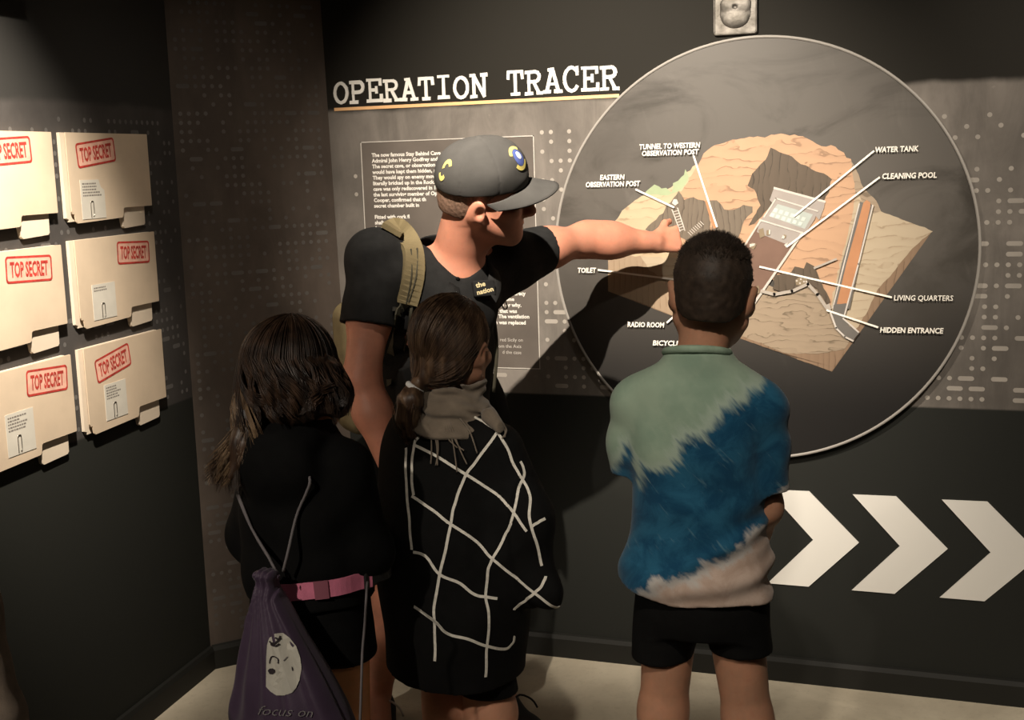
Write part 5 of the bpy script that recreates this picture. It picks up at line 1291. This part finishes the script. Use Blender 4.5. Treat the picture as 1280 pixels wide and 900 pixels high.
while len(paths) < 2100:
    d0 = unit(g2.standard_normal(3))
    if d0[2] < (-.62 if d0[1] < -.15 else -.30) or (d0[1] > .62) or (d0[1] > .25 and d0[2] < .15): continue
    K = 14; out_ = []; lift = 1+.018*abs(g2.standard_normal())
    for i in range(K):
        t = i/(K-1); q = unit(d0*(1-t)+dt_l*t); rad = (.0865*.93*q[0])**2; r_ = np.array([.0865, .1065, .0945])*.93*lift
        k = 1/math.sqrt((q[0]/r_[0])**2+(q[1]/r_[1])**2+(q[2]/r_[2])**2); p_ = cen+(q[0]*gr+q[1]*gf+q[2]*gu)*k
        lc = hp(0, -.045, -.030); qq = (p_-lc)/.93; qn = math.sqrt(((qq@gr)/.070)**2+((qq@gf)/.066)**2+((qq@gu)/.068)**2)
        if qn < lift: p_ = lc+(p_-lc)*lift/max(qn, .05)
        if t > .7: p_ = lerp(p_, tie+g2.standard_normal(3)*.004, ((t-.7)/.3)**1.3)
        out_.append(p_)
    paths.append(out_)
strands('hair_strands', paths, .0008, M_hair2, hair2)
paths = []
for n_ in range(500):
    o_ = g2.standard_normal(3)*.5; off = np.array([.020, .020, .0])*o_
    prof = [.25, .9, 1.0, .8, .35]
    Q = spline(TL+[G2.a(515+g2.normal(0, 3), 548+g2.normal(0, 5), 2.39)], 5)
    paths.append(spline([q+off*pf for q, pf in zip(Q, prof)], 12))
strands('ponytail_strands', paths, .0008, M_hair2, hair2)
M_tie = new_mat('white_hair_tie', (.62, .62, .60), .7)
ax = unit(TL[1]-tie+(tie-hp(0, -.095, -.045))); p1 = unit(np.cross(ax, [0, 0, 1])); p2 = np.cross(ax, p1)
raw('hair_tie', *tube_vf([tie+ax*.002+(p1*math.cos(a)+p2*math.sin(a))*.0155 for a in np.linspace(0, 2*math.pi, 24)], .0068, 8, False), M_tie, hair2, True)

# black shoulder bag at her side
bp_ = at(516, 795, 2.72); K_ = Person('shoulder_bag', (bp_[0], 2.72, bp_[2]-.055), math.radians(-20)); tag(K_.root, 'small black bag hanging between the two girls, beside the poncho', 'bag')
V = Vol((-.07, -.05, -.02), (.07, .05, .20), .004)
V.add(rbox((0, 0, .065), (.050, .028, .068), .012), 0); V.add(rbox((0, -.026, .085), (.048, .010, .046), .006), .006); V.obj('bag_body', M_blk, K_.root)
tube('strap', spline([K_.w(at(502, 770, 2.72)), K_.w(at(504, 700, 2.71)), K_.w(at(518, 600, 2.68)), K_.w(at(545, 545, 2.63))], 20), .006, M_blk_shoe, K_.root, 6)

# ------------------------------------------------------------------ child at the picture's edge
E_ = Person('child', (-1.578, 1.50, 0), math.radians(-5)); tag(E_.root, 'child in a grey-brown top, only a shoulder and sleeve showing at the picture edge', 'person')
c = np.array([0, .01, 1.17]); X, Y_, Z_ = np.eye(3)
V = Vol((-.22, -.16, .03), (.22, .18, 1.32), .005); head(V, c, X, Y_, Z_, .90)
V.add(cap((0, 0, 1.12), (0, 0, 1.0), .040, .045), .03); V.add(cap((0, 0, .95), (0, 0, .60), .08, .085), .04)
for q in (-1, 1):
    V.add(cap((.03*q, 0, .98), (.10*q, 0, .955), .035, .035), .02); limb(V, [(.105*q, 0, .95), (.130*q, 0, .76), (.125*q, .05, .60)], [.034, .030, .022])
    hand(V, np.array([.125*q, .05, .60]), (0, .25, -1), (q, 0, 0), q, .125)
    limb(V, [(.06*q, 0, .60), (.065*q, 0, .34), (.066*q, -.015, .24), (.066*q, -.02, .08)], [.068, .046, .045, .028]); V.add(cap((.066*q, -.02, .08), (.066*q, .08, .04), .028, .02), .02)
V.obj('body', M_skin_g2, E_.root)
for q in (-1, 1): shoe(E_, np.array([.066*q, -.02, .08]), (0, 1), .18, M_blk_shoe, M_sole)
M_taupe = M_fab('grey_brown_jersey', (.27, .215, .17))
V = Vol((-.24, -.16, .50), (.24, .20, 1.06), .005)
V.add(loft([(.56, 0, 0, .125, .10), (.70, 0, 0, .125, .10), (.86, 0, 0, .125, .095), (.95, 0, 0, .115, .08), (1.0, 0, 0, .065, .06), (1.03, 0, 0, .055, .052)], 2.2), 0)
for q in (-1, 1): limb(V, [(.108*q, 0, .945), (.138*q, 0, .76), (.132*q, .05, .61)], [.046, .044, .036], .02)
V.disp(folds(.003, 26, 22, .5)); V.obj('long_sleeved_top', M_taupe, E_.root)
V = Vol((-.20, -.14, .06), (.20, .15, .66), .005)
for q in (-1, 1): limb(V, [(.055*q, 0, .58), (.066*q, 0, .34), (.067*q, -.015, .10)], [.085, .062, .050], .02)
V.clip(lambda x, y, z: (.10-z)+0*x+0*y); V.obj('trousers', M_blk, E_.root)
V = Vol(c-.14, c+.15, .004)
V.add(ell(c+[0, -.018, .030], np.array([.082, .102, .09])*.9), 0); V.clip(lambda x, y, z: np.where(y > c[1]+.01, c[2]+.035, c[2]-.055)-z+0*x); V.obj('hair', M_hair_dk, E_.root)

# loose end of the man's other strap: a stiff black tab and a small clip
fl = [BP.w(at(px_, py_, 3.17)) for px_, py_ in ((626, 342), (632, 335), (645, 357), (634, 374), (627, 368))]
bk = [p+BP.dir(unit([.36, -.93, 0]))*-.010 for p in fl]; n = len(fl)
raw('strap_tab', fl+bk, [tuple(range(n)), tuple(range(2*n-1, n-1, -1))]+[(i, (i+1) % n, (i+1) % n+n, i+n) for i in range(n)], M_blk_shoe2, BP.root)
tube('clip', spline([BP.w(at(*q, 3.16)) for q in ((627, 368), (631, 374), (634, 384), (630, 386), (626, 376), (627, 369))], 20), .0022, M_met, BP.root, 6)
tube('strap_webbing', spline([BP.w(at(*q, 3.02)) for q in ((612, 362), (618, 400), (621, 440), (617, 490))], 16), .005, M_khaki2, BP.root, 6)
